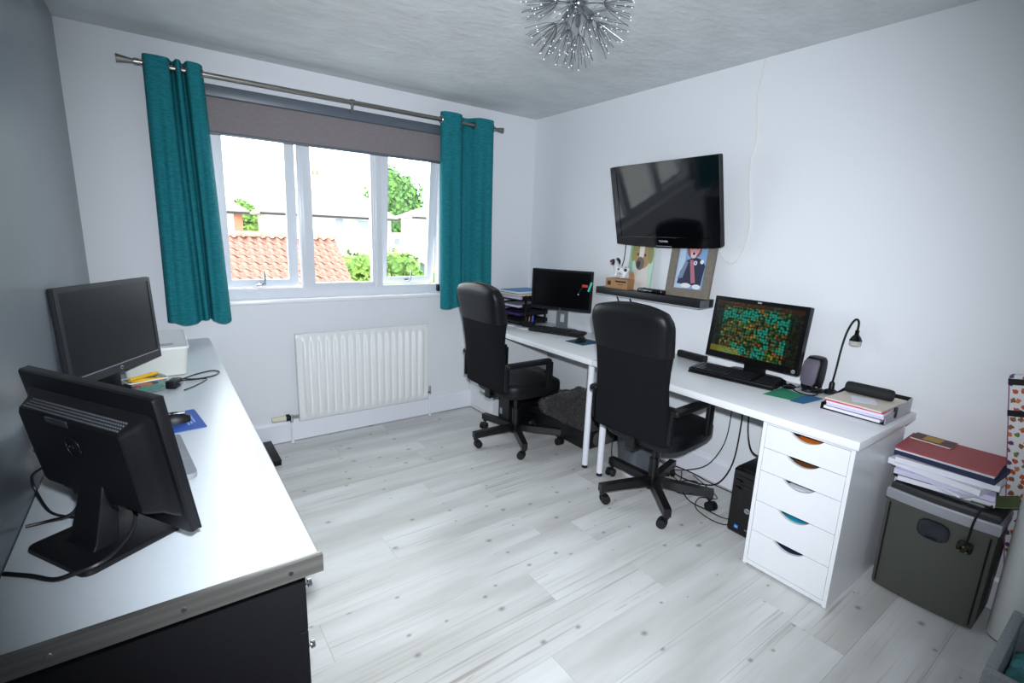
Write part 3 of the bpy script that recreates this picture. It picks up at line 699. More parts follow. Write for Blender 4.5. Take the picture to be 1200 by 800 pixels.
# ================================================================== OFFICE CHAIRS
def superell(w, d, n=28, p=3.2):
    out = []
    for i in range(n):
        a = 2*PI*i/n; c, s = math.cos(a), math.sin(a)
        out.append((d/2*math.copysign(abs(c)**(2/p), c), w/2*math.copysign(abs(s)**(2/p), s)))
    return out
def office_chair(label, loc, rz, base_ang):
    t = thing('office_chair', label, 'chair', loc, rz, group='black office chairs at the white desks')
    # backrest: lofted padded slab, leaning back; x forward, y left
    zb0, zb1 = .455, 1.135
    def sect(v):
        z = zb0+(zb1-zb0)*v
        cx = -.262-.112*v+.020*math.sin(PI*v)+(.022 if v > .7 else .022*max(0, (v-.5)/.2))
        w = .452+.020*math.cos(2*PI*v)-(.0 if v < .9 else .05*((v-.9)/.1)**2)
        th = .060+.028*max(0, math.sin(PI*(v-.02)))*(.6)+(.052 if v > .70 else .052*max(0, (v-.45)/.25))*(1 if v < .95 else 1-((v-.95)/.05)*.6)
        return z, cx, w, th
    def ring(v, grow=0, top=0):
        z, cx, w, th = sect(v); out = []
        for x, y in superell(w+grow, th+grow, p=3.6):
            out.append((cx+x, y, z+top*(1-(2*y/w)**2)))
        return out
    vs = [0, .015, .05, .12, .22, .34, .46, .58, .66, .695]
    rs = [[(sect(0)[1]+(x-sect(0)[1])*.6, y*.9, z+.0) for x, y, z in ring(0)]]+[ring(v) for v in vs[1:]]
    obj('backrest', MB().loft(rs), fabric_b, t, ang=50)
    crown = lambda v: .028*max(0, (v-.7)/.3)
    rs = [ring(v, .006, crown(v)) for v in (.69, .70, .74, .80, .86, .91, .95, .975)]
    for q, dz in ((.86, .012), (.6, .019), (.25, .022)):
        b = ring(.985, .006, crown(1)); cx = sum(p[0] for p in b)/len(b)
        rs.append([(cx+(x-cx)*q, y*(1-(1-q)*.22), z+dz) for x, y, z in b])
    obj('headrest', MB().loft(rs), leather, t, ang=60, label='black leather headrest band across the top of the backrest')
    # seat
    rs = []
    for k, (z, q) in enumerate(((.398, .92), (.405, .97), (.42, 1.0), (.475, 1.0), (.495, .97), (.503, .88), (.505, .5))):
        rs.append([(.015+x*q, y*q, z-.02*max(0, (x*q-.12)/.13)**2*(1 if z > .43 else .3)) for x, y in superell(.485, .51, p=4.2)])
    obj('seat', MB().loft(rs), leather, t, ang=60)
    obj('seat_pan', MB().box((0, 0, .393), (.30, .30, .024), .006), black_pl, t)
    m = MB().box((0, 0, .365), (.2, .11, .04), .012); m.box((-.15, 0, .385), (.22, .06, .02), .005); m.box((-.252, 0, .425), (.016, .06, .09), .004)
    obj('tilt_mechanism', m, metal_b, t)
    for s in (-1, 1):
        y = s*.258
        a = obj('armrest', MB().box((-.105, y, .655), (.37, .052, .036), .014, seg=3), black_pl, t)
        obj('arm_post', MB().box((.075, y, .553), (.052, .026, .19), .008).box((.06, y-s*.02, .462), (.06, .05, .014), .004), black_pl, a)
        obj('back_strip', MB().box((-.275, y-s*.012, .575), (.03, .022, .18), .008, M=T(0, 0, 0)), black_pl, a)
    # five-star base
    obj('gas_column', MB().cyl((0, 0, .10), (0, 0, .25), .027, .025, 18).cyl((0, 0, .25), (0, 0, .36), .016, n=16), metal_b, t)
    hub = obj('star_base', MB().cyl((0, 0, .072), (0, 0, .135), .040, .034, 20), metal_b, t)
    for k in range(5):
        a = base_ang-rz+72*k; M = RZ(a); L = .335
        m = MB(); rg = []
        for x, zc, hh, ww in ((.025, .108, .046, .046), (.18, .104, .044, .042), (L, .098, .042, .040)):
            rg.append([(x, ww/2*i, zc+hh/2*j) for i, j in ((-1, -1), (1, -1), (1, 1), (-1, 1))])
        m.loft(rg, M=M); m.cyl((L-.018, 0, .082), (L-.018, 0, .062), .017, .016, 12, M=M)
        obj('spoke', m, metal_b, hub, smooth=False)
        CM = M @ T(L-.018, 0, 0) @ RZ(40+67*k)
        m = MB().cyl((0, 0, .075), (0, 0, .045), .006, n=8, M=CM); rg = []
        for yy in (-.008, .008):
            rg.append([(.018+.026*math.cos(q), yy, .028+.026*math.sin(q)) for q in [math.radians(10+20*i) for i in range(9)]]+[(.018+.017*math.cos(q), yy, .028+.017*math.sin(q)) for q in [math.radians(170-20*i) for i in range(9)]])
        m.loft(rg, M=CM)
        c = obj('caster', m, black_pl, t)
        for s in (-1, 1):
            obj('wheel', MB().cyl((.018, s*.009, .0275), (.018, s*.026, .0275), .0275, .025, 18, M=CM), rubber, c)
    return t
office_chair('black high-backed office chair nearer the camera, its back to us', (2.54, 1.60, 0), 4, 16)
office_chair('black high-backed office chair nearer the window, by the radiator', (2.335, 2.680, 0), 1, 29)
# ================================================================== SCREENS
def face(az): return az+90      # local -Y looks towards azimuth az
def panel(t, w, h, M, body_m, scr_m, bez=.018, bot=.022, thick=.022, label=None):
    """flat screen body around local origin, front at y=0 looking to -Y"""
    body = MB(); body.loft([[(x, y, z) for x, z in rrect(w, h, .008)] for y in (.0, .002)], M=M)
    body = MB().loft([[(x*s, y, z*s) for x, z in rrect(w, h, .007)] for s, y in ((.994, 0), (1, .003), (1, thick-.004), (.985, thick))], M=M)
    obj('casing', body, body_m, t, ang=30)
    obj('bezel', MB().ring(-w/2+.001, w/2-.001, -h/2+.001, h/2-.001, (bez, bez, bot, bez), -.0035, .001, M=M), body_m, t, smooth=False)
    return obj('screen', MB().b2(-w/2+bez-.001, w/2-bez+.001, -.0012, .001, -h/2+bot-.001, h/2-bez+.001, M=M), scr_m, t, smooth=False)
def logo_disc(parent, M, r, x, z, y=-.0042, body='hp', m_disc=None):
    o = obj('logo', MB().cyl((x, y+.001, z), (x, y, z), r, n=20, M=M), m_disc or silver_pl, parent)
    text_mesh('logo_letters', body, r*1.5, black_pl, o, M @ T(x, y-.0003, z) @ RX(90))
    return o

def left_far_monitor():
    t = thing('monitor', 'dark widescreen monitor facing the room, its left edge by the grey wall', 'monitor', (.148, 2.378, LZ), face(-31))
    M = T(0, 0, 1.069-LZ) @ RX(-2.3); w, h = .500, .350
    s = panel(t, w, h, M, mat('dark_grey_monitor', '2b2d30', .4), screen_off, .016, .036, .02)
    obj('silver_line', MB().b2(-w/2+.03, w/2-.018, -.0045, -.003, -h/2+.031, -h/2+.034, M=M), silver_pl, t, smooth=False)
    logo_disc(t, M, .008, 0, -h/2+.016)
    obj('back_housing', MB().loft([[(x*s, y, z*s) for x, z in rrect(w*.7, h*.7, .03)] for s, y in ((1.1, .018), (1, .035), (.8, .045))], M=M), black_pl, t)
    obj('stand_neck', MB().b2(-.05, .05, .030, .065, .012, .26, .008), black_pl, t)
    obj('stand_base', MB().loft([[(x+.04, y+.058, z) for x, y in rrect(.20*q, .12*q, .05)] for z, q in ((0.001, 1), (.008, 1), (.014, .93))]), black_pl, t)
    obj('usb_stick', MB().b2(w/2, w/2+.008, .006, .02, -.03, .03, .002, M=M), black_pl, t)
left_far_monitor()
def left_near_monitor():
    t = thing('monitor', 'black monitor seen from behind on a square foot, nearest the camera', 'monitor', (.162, 1.258, LZ), face(32.2))
    M = T(.004, -.032, .994-LZ) @ RX(-8.7); w, h = .453, .31
    panel(t, w, h, M, black_fine, screen_off, .018, .026, .018)
    rings = []
    for y, q, dz in ((.016, (.43, .235, .0), 0), (.024, (.40, .225, 0), 0), (.034, (.375, .205, 0), 0), (.058, (.345, .185, 0), 0), (.062, (.335, .175, 0), 0)):
        rings.append([(x, y, z+.0) for x, z in rrect(q[0], q[1], .012)])
    bh = obj('back_housing', MB().loft(rings, M=M), black_fine, t, ang=25)
    vm = MB(); d = (.385-.345)/2
    for r in range(4):
        for i in range(43):
            x = -.158+i*.00735; q = r/3; y = .037+.018*q; z = .1026-.0075*q
            vm.box((x, y, z), (.0040, .0032, .0030), M=M)
    obj('vent_slots', vm, mat('vent_grey', '46484c', .4), bh, smooth=False, kind='stuff')
    o = obj('logo_ring', MB().loft([[tuple(Vector((.024*math.cos(a)*(1+.04*math.cos(b)), .0625+.001*math.sin(b), .03+.024*math.sin(a)*(1+.04*math.cos(b))))) for b in [2*PI*j/6 for j in range(6)]] for a in [2*PI*i/28 for i in range(29)]], caps=False, M=M), mat('dark_chrome', '5a5d60', .25, 1.), bh)
    text_mesh('logo_letters', 'DELL', .016, mat('dark_chrome', '5a5d60', .25, 1.), o, M @ T(0, .0625, .03) @ RZ(180) @ RX(90))
    obj('grip_recess', MB().box((.03, .0622, .083), (.075, .004, .014), .0019, M=M), mat('grip_grey', '2a2b2e', .25), bh)
    obj('connector_bar', MB().box((0, .045, -.10), (.16, .03, .02), .004, M=M), black_pl, t)
    # neck and square foot
    nk = MB().loft([[(x, y+.024+(.006 if z < .02 else 0), z) for x, y in [(a-.10*max(0, z-.02), b-.13*max(0, z-.02)) for a, b in rrect(wd, dp, .004)]] for z, wd, dp in ((.012, .098, .05), (.03, .090, .044), (.10, .080, .036), (.15, .074, .03), (.158, .068, .024))])
    obj('stand_neck', nk, black_pl, t)
    obj('stand_base', MB().loft([[(x, y, z) for x, y in rrect(.207*q, .2*q, .02)] for z, q in ((.0008, .98), (.005, 1), (.012, .985), (.015, .93))]), black_pl, t, label='square black foot plate with rounded corners')
left_near_monitor()
def cable(name, label, cat, pts, r=.003, m=None, group=None, smooth=5):
    c = Vector(pts[0]); o = obj(name, MB().tube([Vector(p)-c for p in pts], r, 7, smooth=smooth), m or cable_m); o.location = c
    return tag(o, label, cat, group)
cable('power_cable', 'thick black cable from the back of the nearest monitor across its foot to the wall', 'cable',
      [(.205, 1.235, .885), (.216, 1.215, .855), (.211, 1.196, .832), (.190, 1.165, .814), (.157, 1.130, .807), (.121, 1.130, .801), (.088, 1.140, .793), (.047, 1.182, .791), (.007, 1.215, .791)], .0045)
cable('video_cable', 'black video cable looping from the nearest monitor to the grey wall', 'cable',
      [(.125, 1.325, .885), (.112, 1.335, .845), (.089, 1.364, .812), (.050, 1.400, .792), (.010, 1.400, .791)], .0038)
cable('thin_cable', 'thin black cable hanging down the grey wall behind the nearest monitor', 'cable',
      [(.060, 1.442, .91), (.035, 1.48, .89), (.012, 1.518, .86), (.014, 1.522, .82), (.042, 1.455, .792), (.074, 1.410, .791), (.105, 1.385, .791), (.16, 1.37, .791)], .003)

def laptop():
    t = thing('laptop', 'slim silver laptop behind the nearest monitor, its edge with touchpad showing', 'laptop', (.213, 1.632, LZ), 95.0)
    b = MB().loft([[(x, y, z) for x, y in rrect(.335, .232, .018)] for z in (.002, .008, .016)])
    obj('base', b, silver, t)
    obj('touchpad', MB().b2(-.05, .05, -.112, -.046, .0155, .0165), mat('touchpad_grey', '85898e', .4), t, smooth=False)
    obj('keyboard_well', MB().b2(-.15, .15, -.028, .088, .0155, .0163), black_pl, t, smooth=False)
    for r in range(5):
        for c in range(13):
            o = obj('key', MB().box((-.138+c*.023, -.016+r*.022, .0172), (.0195, .0185, .0022)), mat('dark_key', '2b2d31', .5), t, smooth=False) if (r, c) == (0, 0) else None
            if o: k0 = o
            else:
                o = bpy.data.objects.new('key', k0.data); COL.objects.link(o); o.parent = t; o.location = (c*.023, r*.022, 0)
    M = T(0, .112, .016) @ RX(-28)
    obj('lid', MB().b2(-.166, .166, -.002, .005, 0, .17, .002, M=M), silver, t)
    obj('screen', MB().b2(-.155, .155, -.0026, -.0018, .012, .160, M=M), screen_off, t, smooth=False)
laptop()
def mouse_mat():
    t = thing('mouse_mat', 'blue mouse mat with faint white lettering on the long worktop', 'mouse mat', (.265, 1.965, LZ), 7)
    obj('mat_sheet', MB().prism(rrect(.235, .215, .006), .0003, .003), blue_mat, t)
    for k in range(3):
        obj('printed_line', MB().b2(.07+k*.010, .0755+k*.010, -.06+.01*k, .085-.02*k, .003, .0033), mat('pale_blue_print', '8fa8e0', .6), t, smooth=False)
mouse_mat()
def mouse(name, label, loc, rz, m1=black_pl, s=1.0):
    t = thing(name, label, 'mouse', loc, rz)
    rs = []
    for k in range(9):
        u = k/8; y = -.052+.104*u; w = .058*math.sin(PI*min(max(u, .04), .96))**.42; h = .034*math.sin(PI*(.12+.80*u))**.8+.004
        rs.append([(w/2*math.cos(a)*s, y*s, max(0, h*math.sin(a))*s) for a in [PI*i/10 for i in range(11)]])
    obj('shell', MB().loft(rs), m1, t)
    obj('scroll_wheel', MB().cyl((-.003, .028*s, .030*s), (.003, .028*s, .030*s), .006, n=12), rubber, t)
    return t
m_ = mouse('mouse', 'black and silver mouse on the blue mouse mat', (.300, 1.965, LZ+.0032), 85)
obj('silver_side', MB().box((0.0, -.012, .0335), (.022, .05, .004), .0018), silver_pl, m_)

def pen_tub():
    t = thing('pen_tub', 'clear plastic tub filled with markers and clips before the dark monitor', 'tub', (.222, 2.412, LZ), 20)
    w, d, h = .135, .092, .060
    m = MB(); O = rrect(w*.86, d*.86, .01); P = rrect(w, d, .012); I = rrect(w-.005, d-.005, .01); J = rrect(w*.86-.005, d*.86-.005, .008)
    m.loft([[(x, y, .0015) for x, y in O], [(x, y, h) for x, y in P], [(x, y, h) for x, y in I], [(x, y, .004) for x, y in J]])
    obj('tub_wall', m, clear_plastic, t)
    obj('rim', MB().loft([[(x*q, y*q, z) for x, y in P] for z, q in ((h-.004, 1.0), (h-.004, 1.03), (h, 1.03), (h, 1.0))]+[[(x, y, h-.004) for x, y in P]], caps=False), white_plastic, t)
    rnd = random.Random(2); M0 = Matrix.LocRotScale(t.location, t.rotation_euler, None)
    for i, (m1, nm, zz, ln, px, py, a) in enumerate([(yellow_pl, 'yellow marker pen lying on top in the clear tub', .066, .12, .0, .008, 20), (yellow_pl, 'second yellow marker, lower and crossing the first in the clear tub', .052, .11, .01, -.006, -25), (green_pl, 'green marker pen at the bottom of the clear tub', .018, .10, .01, -.016, 8), (pink_pl, 'pink eraser stick at the left of the clear tub', .020, .05, -.035, -.01, 60), (blue_pl, 'blue pen cap piece at the right in the clear tub', .045, .05, .04, .012, 75), (black_pl, 'black marker pen at the back of the clear tub', .030, .10, 0, .022, -6), (orange_pl, 'orange crayon in the middle of the clear tub', .036, .07, -.01, 0.0, -40)]):
        o = obj('marker_pen', MB().cyl((-ln/2, 0, 0), (ln*.25, 0, 0), .0075, n=10).cyl((ln*.25, 0, 0), (ln/2, 0, 0), .0085, .006, 10), m1)
        o.matrix_world = M0 @ T(px, py, zz) @ RZ(a); tag(o, nm, 'pen', 'pens in the clear tub')
pen_tub()
def storage_tub():
    t = thing('storage_box', 'translucent white plastic box with lid at the window end of the worktop', 'box', (.262, 2.83, LZ), 0)
    w, d, h = .25, .44, .135; tw = mat('milky_plastic', 'd8d9d2', .4)
    obj('box_body', MB().loft([[(x, y, z) for x, y in rrect(w*q, d*q, .02)] for z, q in ((.001, .88), (.004, .9), (h, 1.0))]), tw, t)
    obj('lid', MB().loft([[(x, y, z) for x, y in rrect(w*q, d*q, .022)] for z, q in ((h-.006, 1.03), (h+.004, 1.03), (h+.006, 1.0), (h+.004, .97))]), white_plastic, t)
    obj('pink_label', MB().b2(-.075, -.035, -.19, -.135, h+.004, h+.0055), pink_pl, t, smooth=False)
    obj('grey_label', MB().b2(0.0, .07, -.18, -.13, h+.004, h+.0055), mat('grey_label', 'a9a9b3', .6), t, smooth=False)
storage_tub()
cable('usb_cable', 'black charging cable loosely coiled near the middle of the worktop', 'cable',
      [(.315, 2.50, .789), (.345, 2.54, .789), (.40, 2.60, .789), (.47, 2.64, .789), (.50, 2.60, .789), (.47, 2.54, .789), (.40, 2.52, .789), (.34, 2.55, .790), (.30, 2.53, .792), (.36, 2.50, .793), (.44, 2.50, .790), (.40, 2.42, .789), (.35, 2.36, .789)], .003)
def adapter():
    t = thing('power_adapter', 'small black adapter block beside the clear pen tub', 'adapter', (.318, 2.435, LZ), -25)
    obj('block', MB().box((0, 0, .018), (.04, .07, .034), .005), black_pl, t)
    obj('plug_pin', MB().box((0.028, 0, .018), (.014, .02, .01), .002), chrome, t)
adapter()

# ================================================================== TELEVISION, SHELF
def television():
    t = thing('television', 'black flat television tilted down on a wall mount', 'television', (2.884, 1.988, 1.696), face(179.0))
    M = RX(14.2); w, h = .80, .51
    obj('casing', MB().loft([[(x*s, y, z*s) for x, z in rrect(w, h, .012)] for s, y in ((.99, 0), (1, .004), (1, .03), (.94, .045), (.62, .07), (.58, .085))], M=M), black_pl, t, ang=30)
    low = [(-w/2+.001, -h/2+.052), (w/2-.001, -h/2+.052), (w/2-.001, -h/2+.003)]+[(w/2*(1-2*i/16)*.996, -h/2-.012*math.sin(PI*i/16)) for i in range(1, 16)]+[(-w/2+.001, -h/2+.003)]
    obj('lower_bezel', MB().prism(low, 0, .008, M=M @ RX(90)), black_gloss, t, smooth=False)
    obj('bezel', MB().ring(-w/2+.001, w/2-.001, -h/2+.05, h/2-.001, (.046, .046, .004, .036), -.007, .001, M=M), black_gloss, t, smooth=False)
    obj('screen', MB().b2(-w/2+.045, w/2-.045, -.0035, .001, -h/2+.053, h/2-.036, M=M), tv_screen, t, smooth=False)
    text_mesh('brand_lettering', 'TOSHIBA', .017, led_white, t, M @ T(0, -.0083, -h/2+.028) @ RX(90), .0002)
    obj('silver_strip', MB().b2(-.06, .06, -.0088, -.0078, -h/2-.004, -h/2-.001, M=M), silver_pl, t, smooth=False)
    obj('wall_mount', MB().box((0, .10, -.03), (.2, .035, .2), .004).box((0, .128, -.03), (.06, .06, .06), .004).box((0, .147, -.03), (.22, .012, .26), .002), metal_b, t)
television()
cable('aerial_cable', 'white cable hanging from the ceiling and looping up to the television', 'cable',
      [(W-.007, 1.527, H-.002), (W-.007, 1.535, 2.36), (W-.008, 1.545, 2.25), (W-.008, 1.52, 2.05), (W-.009, 1.535, 1.92), (W-.009, 1.52, 1.76), (W-.008, 1.495, 1.62), (W-.008, 1.497, 1.50), (W-.009, 1.515, 1.42), (W-.010, 1.56, 1.365), (W-.012, 1.61, 1.375), (W-.016, 1.65, 1.43), (W-.03, 1.70, 1.50), (W-.06, 1.76, 1.53)], .0034, cable_w)
def shelf():
    y0, y1, x0, x1, z0, z1 = 1.655, 2.51, 2.895, W-.003, 1.088, 1.140
    t = thing('wall_shelf', 'black floating shelf on the right wall under the television', 'shelf', ((x0+x1)/2, (y0+y1)/2, z1))
    ox, oy, oz = t.location
    obj('board', MB().b2(x0-ox, x1-ox, y0-oy, y1-oy, z0-oz+.004, 0, .002), mat('black_shelf_laminate', '101013', .45), t)
    obj('end_cap', MB().b2(x0-ox+.002, x1-ox-.05, y0-oy-.002, y0-oy, z0-oz+.004, -.002), mat('grey_end_cap', '6a6d72', .5), t, smooth=False)
    obj('underside_strip', MB().b2(x0-ox+.002, x1-ox, y0-oy+.002, y1-oy-.002, z0-oz, z0-oz+.004), mat('pale_underside', 'b9bcc0', .5), t, smooth=False)
    for yy in (2.30, 2.42):
        obj('bracket', MB().tube([(.05, yy-oy, z0-oz), (.055, yy-oy-.02, z0-oz-.05), (.06, yy-oy-.03, z0-oz-.06)], .006, 6, smooth=0), metal_b, t)
shelf()
def toy_dog():
    b = thing('cardboard_box', 'small brown cardboard box with dark print on the black shelf', 'box', (2.955, 2.335, 1.1402), 2)
    obj('carton', MB().box((0, 0, .034), (.09, .195, .068), .001), card, b, smooth=False)
    obj('printed_band', MB().b2(-.0456, -.045, -.085, .01, .044, .056), dark_print, b, smooth=False)
    obj('printed_line', MB().b2(-.0456, -.045, -.06, -.01, .028, .032), dark_print, b, smooth=False)
    obj('printed_square', MB().b2(-.0456, -.045, .05, .08, .02, .05), dark_print, b, smooth=False)
    t = thing('puppy_figurine', 'white puppy figurine with black patches standing on the cardboard box', 'figurine', (2.95, 2.325, 1.2085), 0)
    t.scale = (1.25, 1.25, 1.25)
    # local: x forward is away from camera after rotation; dog faces +y
    me = bpy.data.meshes.new('body'); ob = bpy.data.objects.new('body', me); COL.objects.link(ob)
    vs = [(0, 0, .045), (0, .03, .05), (0, .045, .072), (0, .055, .092), (0, .078, .088), (0, -.03, .045), (0, -.05, .062),
          (.014, .032, .02), (.014, .034, .004), (-.014, .032, .02), (-.014, .034, .004), (.014, -.03, .022), (.014, -.028, .004), (-.014, -.03, .022), (-.014, -.028, .004)]
    es = [(0, 1), (1, 2), (2, 3), (3, 4), (0, 5), (5, 6), (1, 7), (7, 8), (1, 9), (9, 10), (5, 11), (11, 12), (5, 13), (13, 14)]
    rr = [.02, .02, .014, .022, .011, .019, .005, .009, .009, .009, .009, .010, .008, .010, .008]
    me.from_pydata(vs, es, []); sk = ob.modifiers.new('skin', 'SKIN'); sb = ob.modifiers.new('sub', 'SUBSURF'); sb.levels = sb.render_levels = 2
    for v, r in zip(me.skin_vertices[0].data, rr): v.radius = (r, r)
    me.skin_vertices[0].data[0].use_root = True
    bpy.context.view_layer.update()
    nm = bpy.data.meshes.new_from_object(ob.evaluated_get(bpy.context.evaluated_depsgraph_get())); nm.polygons.foreach_set('use_smooth', [True]*len(nm.polygons))
    bpy.data.objects.remove(ob); nm.materials.clear(); nm.materials.append(mat('white_glazed', 'e4e2e4', .35))
    o = bpy.data.objects.new('body', nm); COL.objects.link(o); o.parent = t
    bk = mat('black_glaze', '111113', .3)
    for s in (-1, 1):
        obj('ear', MB().ball((s*.024, .048, .090), .014, (.45, .8, 1.3), 10), bk, t)
        obj('eye', MB().ball((s*.010, .073, .101), .0045, n=8), bk, t)
    obj('nose', MB().ball((0, .090, .092), .006, n=8), bk, t)
    obj('tongue', MB().ball((0, .084, .079), .007, (.8, .8, 1), 8), pink_pl, t)
    for c, r in (((.016, -.01, .056), .013), ((-.016, .012, .052), .011), ((.013, .05, .106), .012), ((-.012, -.034, .050), .012)):
        obj('patch', MB().ball(c, r, (.5, 1, .8), 8), bk, t)
toy_dog()
def blob_print(parent, base_w, base_h, shapes, M):
    """printed picture: thin overlapping colour shapes"""
    for i, (nm, m, pts) in enumerate(shapes):
        obj(nm, MB().prism([(x*base_w-base_w/2, z*base_h-base_h/2) for x, z in pts], 0, .0003, M=M @ RX(90) @ T(0, 0, .0003*(i+1))), m, parent, smooth=False)
def ell(cx, cz, rx, rz, n=16, rot=0):
    return [(cx+rx*math.cos(2*PI*i/n+.0)*math.cos(rot)-rz*math.sin(2*PI*i/n)*math.sin(rot), cz+rx*math.cos(2*PI*i/n)*math.sin(rot)+rz*math.sin(2*PI*i/n)*math.cos(rot)) for i in range(n)]
def dog_painting():
    t = thing('dog_portrait', 'unframed print of a tan and white dog, leaning on the wall on the shelf', 'picture', (2.985, 2.21, 1.1402), face(180))
    M = RX(-5) @ T(0, 0, .19); w, h = .205, .38
    c = lambda n, x: mat('print_'+n, x, .5)
    obj('backing_panel', MB().b2(-w/2, w/2, 0, .012, -h/2, h/2, M=M), c('mint', 'b9d3c0'), t, smooth=False)
    blob_print(t, w, h, [('green_side', c('green', '8fb89a'), [(0, 0), (.2, 0), (.12, 1), (0, 1)]), ('chest_shape', c('chest', 'd5cdc6'), ell(.55, .17, .33, .36)), ('tan_shoulder', c('tan', 'b98a63'), ell(.2, .1, .16, .22)),
        ('head_shape', c('fawn', 'a9895c'), ell(.55, .66, .36, .28)), ('ear_shape', c('ear', '8f8a4e'), ell(.86, .68, .12, .20, rot=.3)), ('ear_shape', c('ear', '8f8a4e'), ell(.20, .70, .12, .20, rot=-.3)), ('face_blaze', c('blaze', 'e6dcd6'), ell(.50, .72, .10, .24)),
        ('brow_shape', c('pinkish', 'd79a86'), ell(.55, .86, .22, .08)), ('muzzle', c('muzzle', '6a5b52'), ell(.48, .48, .17, .12)), ('nose_shape', c('nose', '1c1a1b'), ell(.42, .46, .09, .07)), ('eye_shape', c('nose', '1c1a1b'), ell(.36, .64, .035, .025)), ('eye_shape', c('nose', '1c1a1b'), ell(.66, .63, .035, .025))], M)
dog_painting()
def framed_portrait():
    t = thing('framed_portrait', 'grey wood framed picture of a dog in a dark uniform with sash', 'picture', (2.965, 1.80, 1.1402), face(181))
    M = RX(-7) @ T(0, 0, .20); w, h = .305, .40; c = lambda n, x: mat('print_'+n, x, .5)
    obj('frame', MB().ring(-w/2, w/2, -h/2, h/2, .052, -.016, .006, M=M), wood_frame, t, smooth=False)
    iw, ih = w-.10, h-.10
    obj('picture_sheet', MB().b2(-iw/2, iw/2, -.004, .003, -ih/2, ih/2, M=M), c('sky_blue', '7aa4cf'), t, smooth=False)
    M2 = M @ T(0, -.0041, 0)
    blob_print(t, iw, ih, [('pale_corner', c('pale', 'b6c8dd'), [(0, 0), (.35, 0), (.2, 1), (0, 1)]), ('coat', c('uniform', '1e2340'), [(.10, .10), (.90, .08), (.95, .50), (.80, .62), (.55, .66), (.30, .58), (.14, .34)]),
        ('sleeve', c('greyblue', '6f7f98'), [(.08, .20), (.26, .22), (.38, .55), (.28, .58)]), ('sash', c('sash', 'b06a78'), [(.42, .60), (.54, .60), (.72, .14), (.58, .12)]), ('glove', c('white', 'e2e2e6'), ell(.42, .07, .17, .05)), ('glove', c('white', 'e2e2e6'), ell(.78, .06, .14, .05)),
        ('hood', c('maroon', '8a4a52'), ell(.52, .80, .24, .17)), ('head_shape', c('pinkface', 'c98f92'), ell(.53, .82, .17, .14)), ('muzzle', c('muzzle2', 'd9c4c0'), ell(.52, .70, .10, .07)), ('nose_shape', c('nose', '1c1a1b'), ell(.52, .73, .045, .03)), ('eye_shape', c('nose', '1c1a1b'), ell(.44, .84, .03, .02)), ('eye_shape', c('nose', '1c1a1b'), ell(.62, .84, .03, .02)),
        ('medal', c('white', 'e2e2e6'), ell(.63, .54, .06, .045)), ('medal', c('white', 'e2e2e6'), ell(.84, .57, .06, .045)), ('badge', c('blue', '4a74b8'), ell(.63, .54, .03, .022))], M2)
framed_portrait()
def remote():
    t = thing('remote_tray', 'flat black glossy gadget lying on the shelf between the pictures', 'gadget', (2.935, 2.045, 1.1402), 0)
    obj('body', MB().loft([[(x, y, z) for x, y in rrect(.06*q, .21*q, .02)] for z, q in ((.0005, .96), (.006, 1), (.022, .97), (.028, .86))]), black_gloss, t)
    obj('button', MB().cyl((0, .06, .027), (0, .06, .030), .008, n=12), black_pl, t)
remote()
cable('television_lead', 'black lead dropping from the television behind the puppy figurine', 'cable', [(2.97, 2.33, 1.46), (2.99, 2.345, 1.40), (2.995, 2.36, 1.32), (3.0, 2.40, 1.22), (3.005, 2.40, 1.145)], .0035)
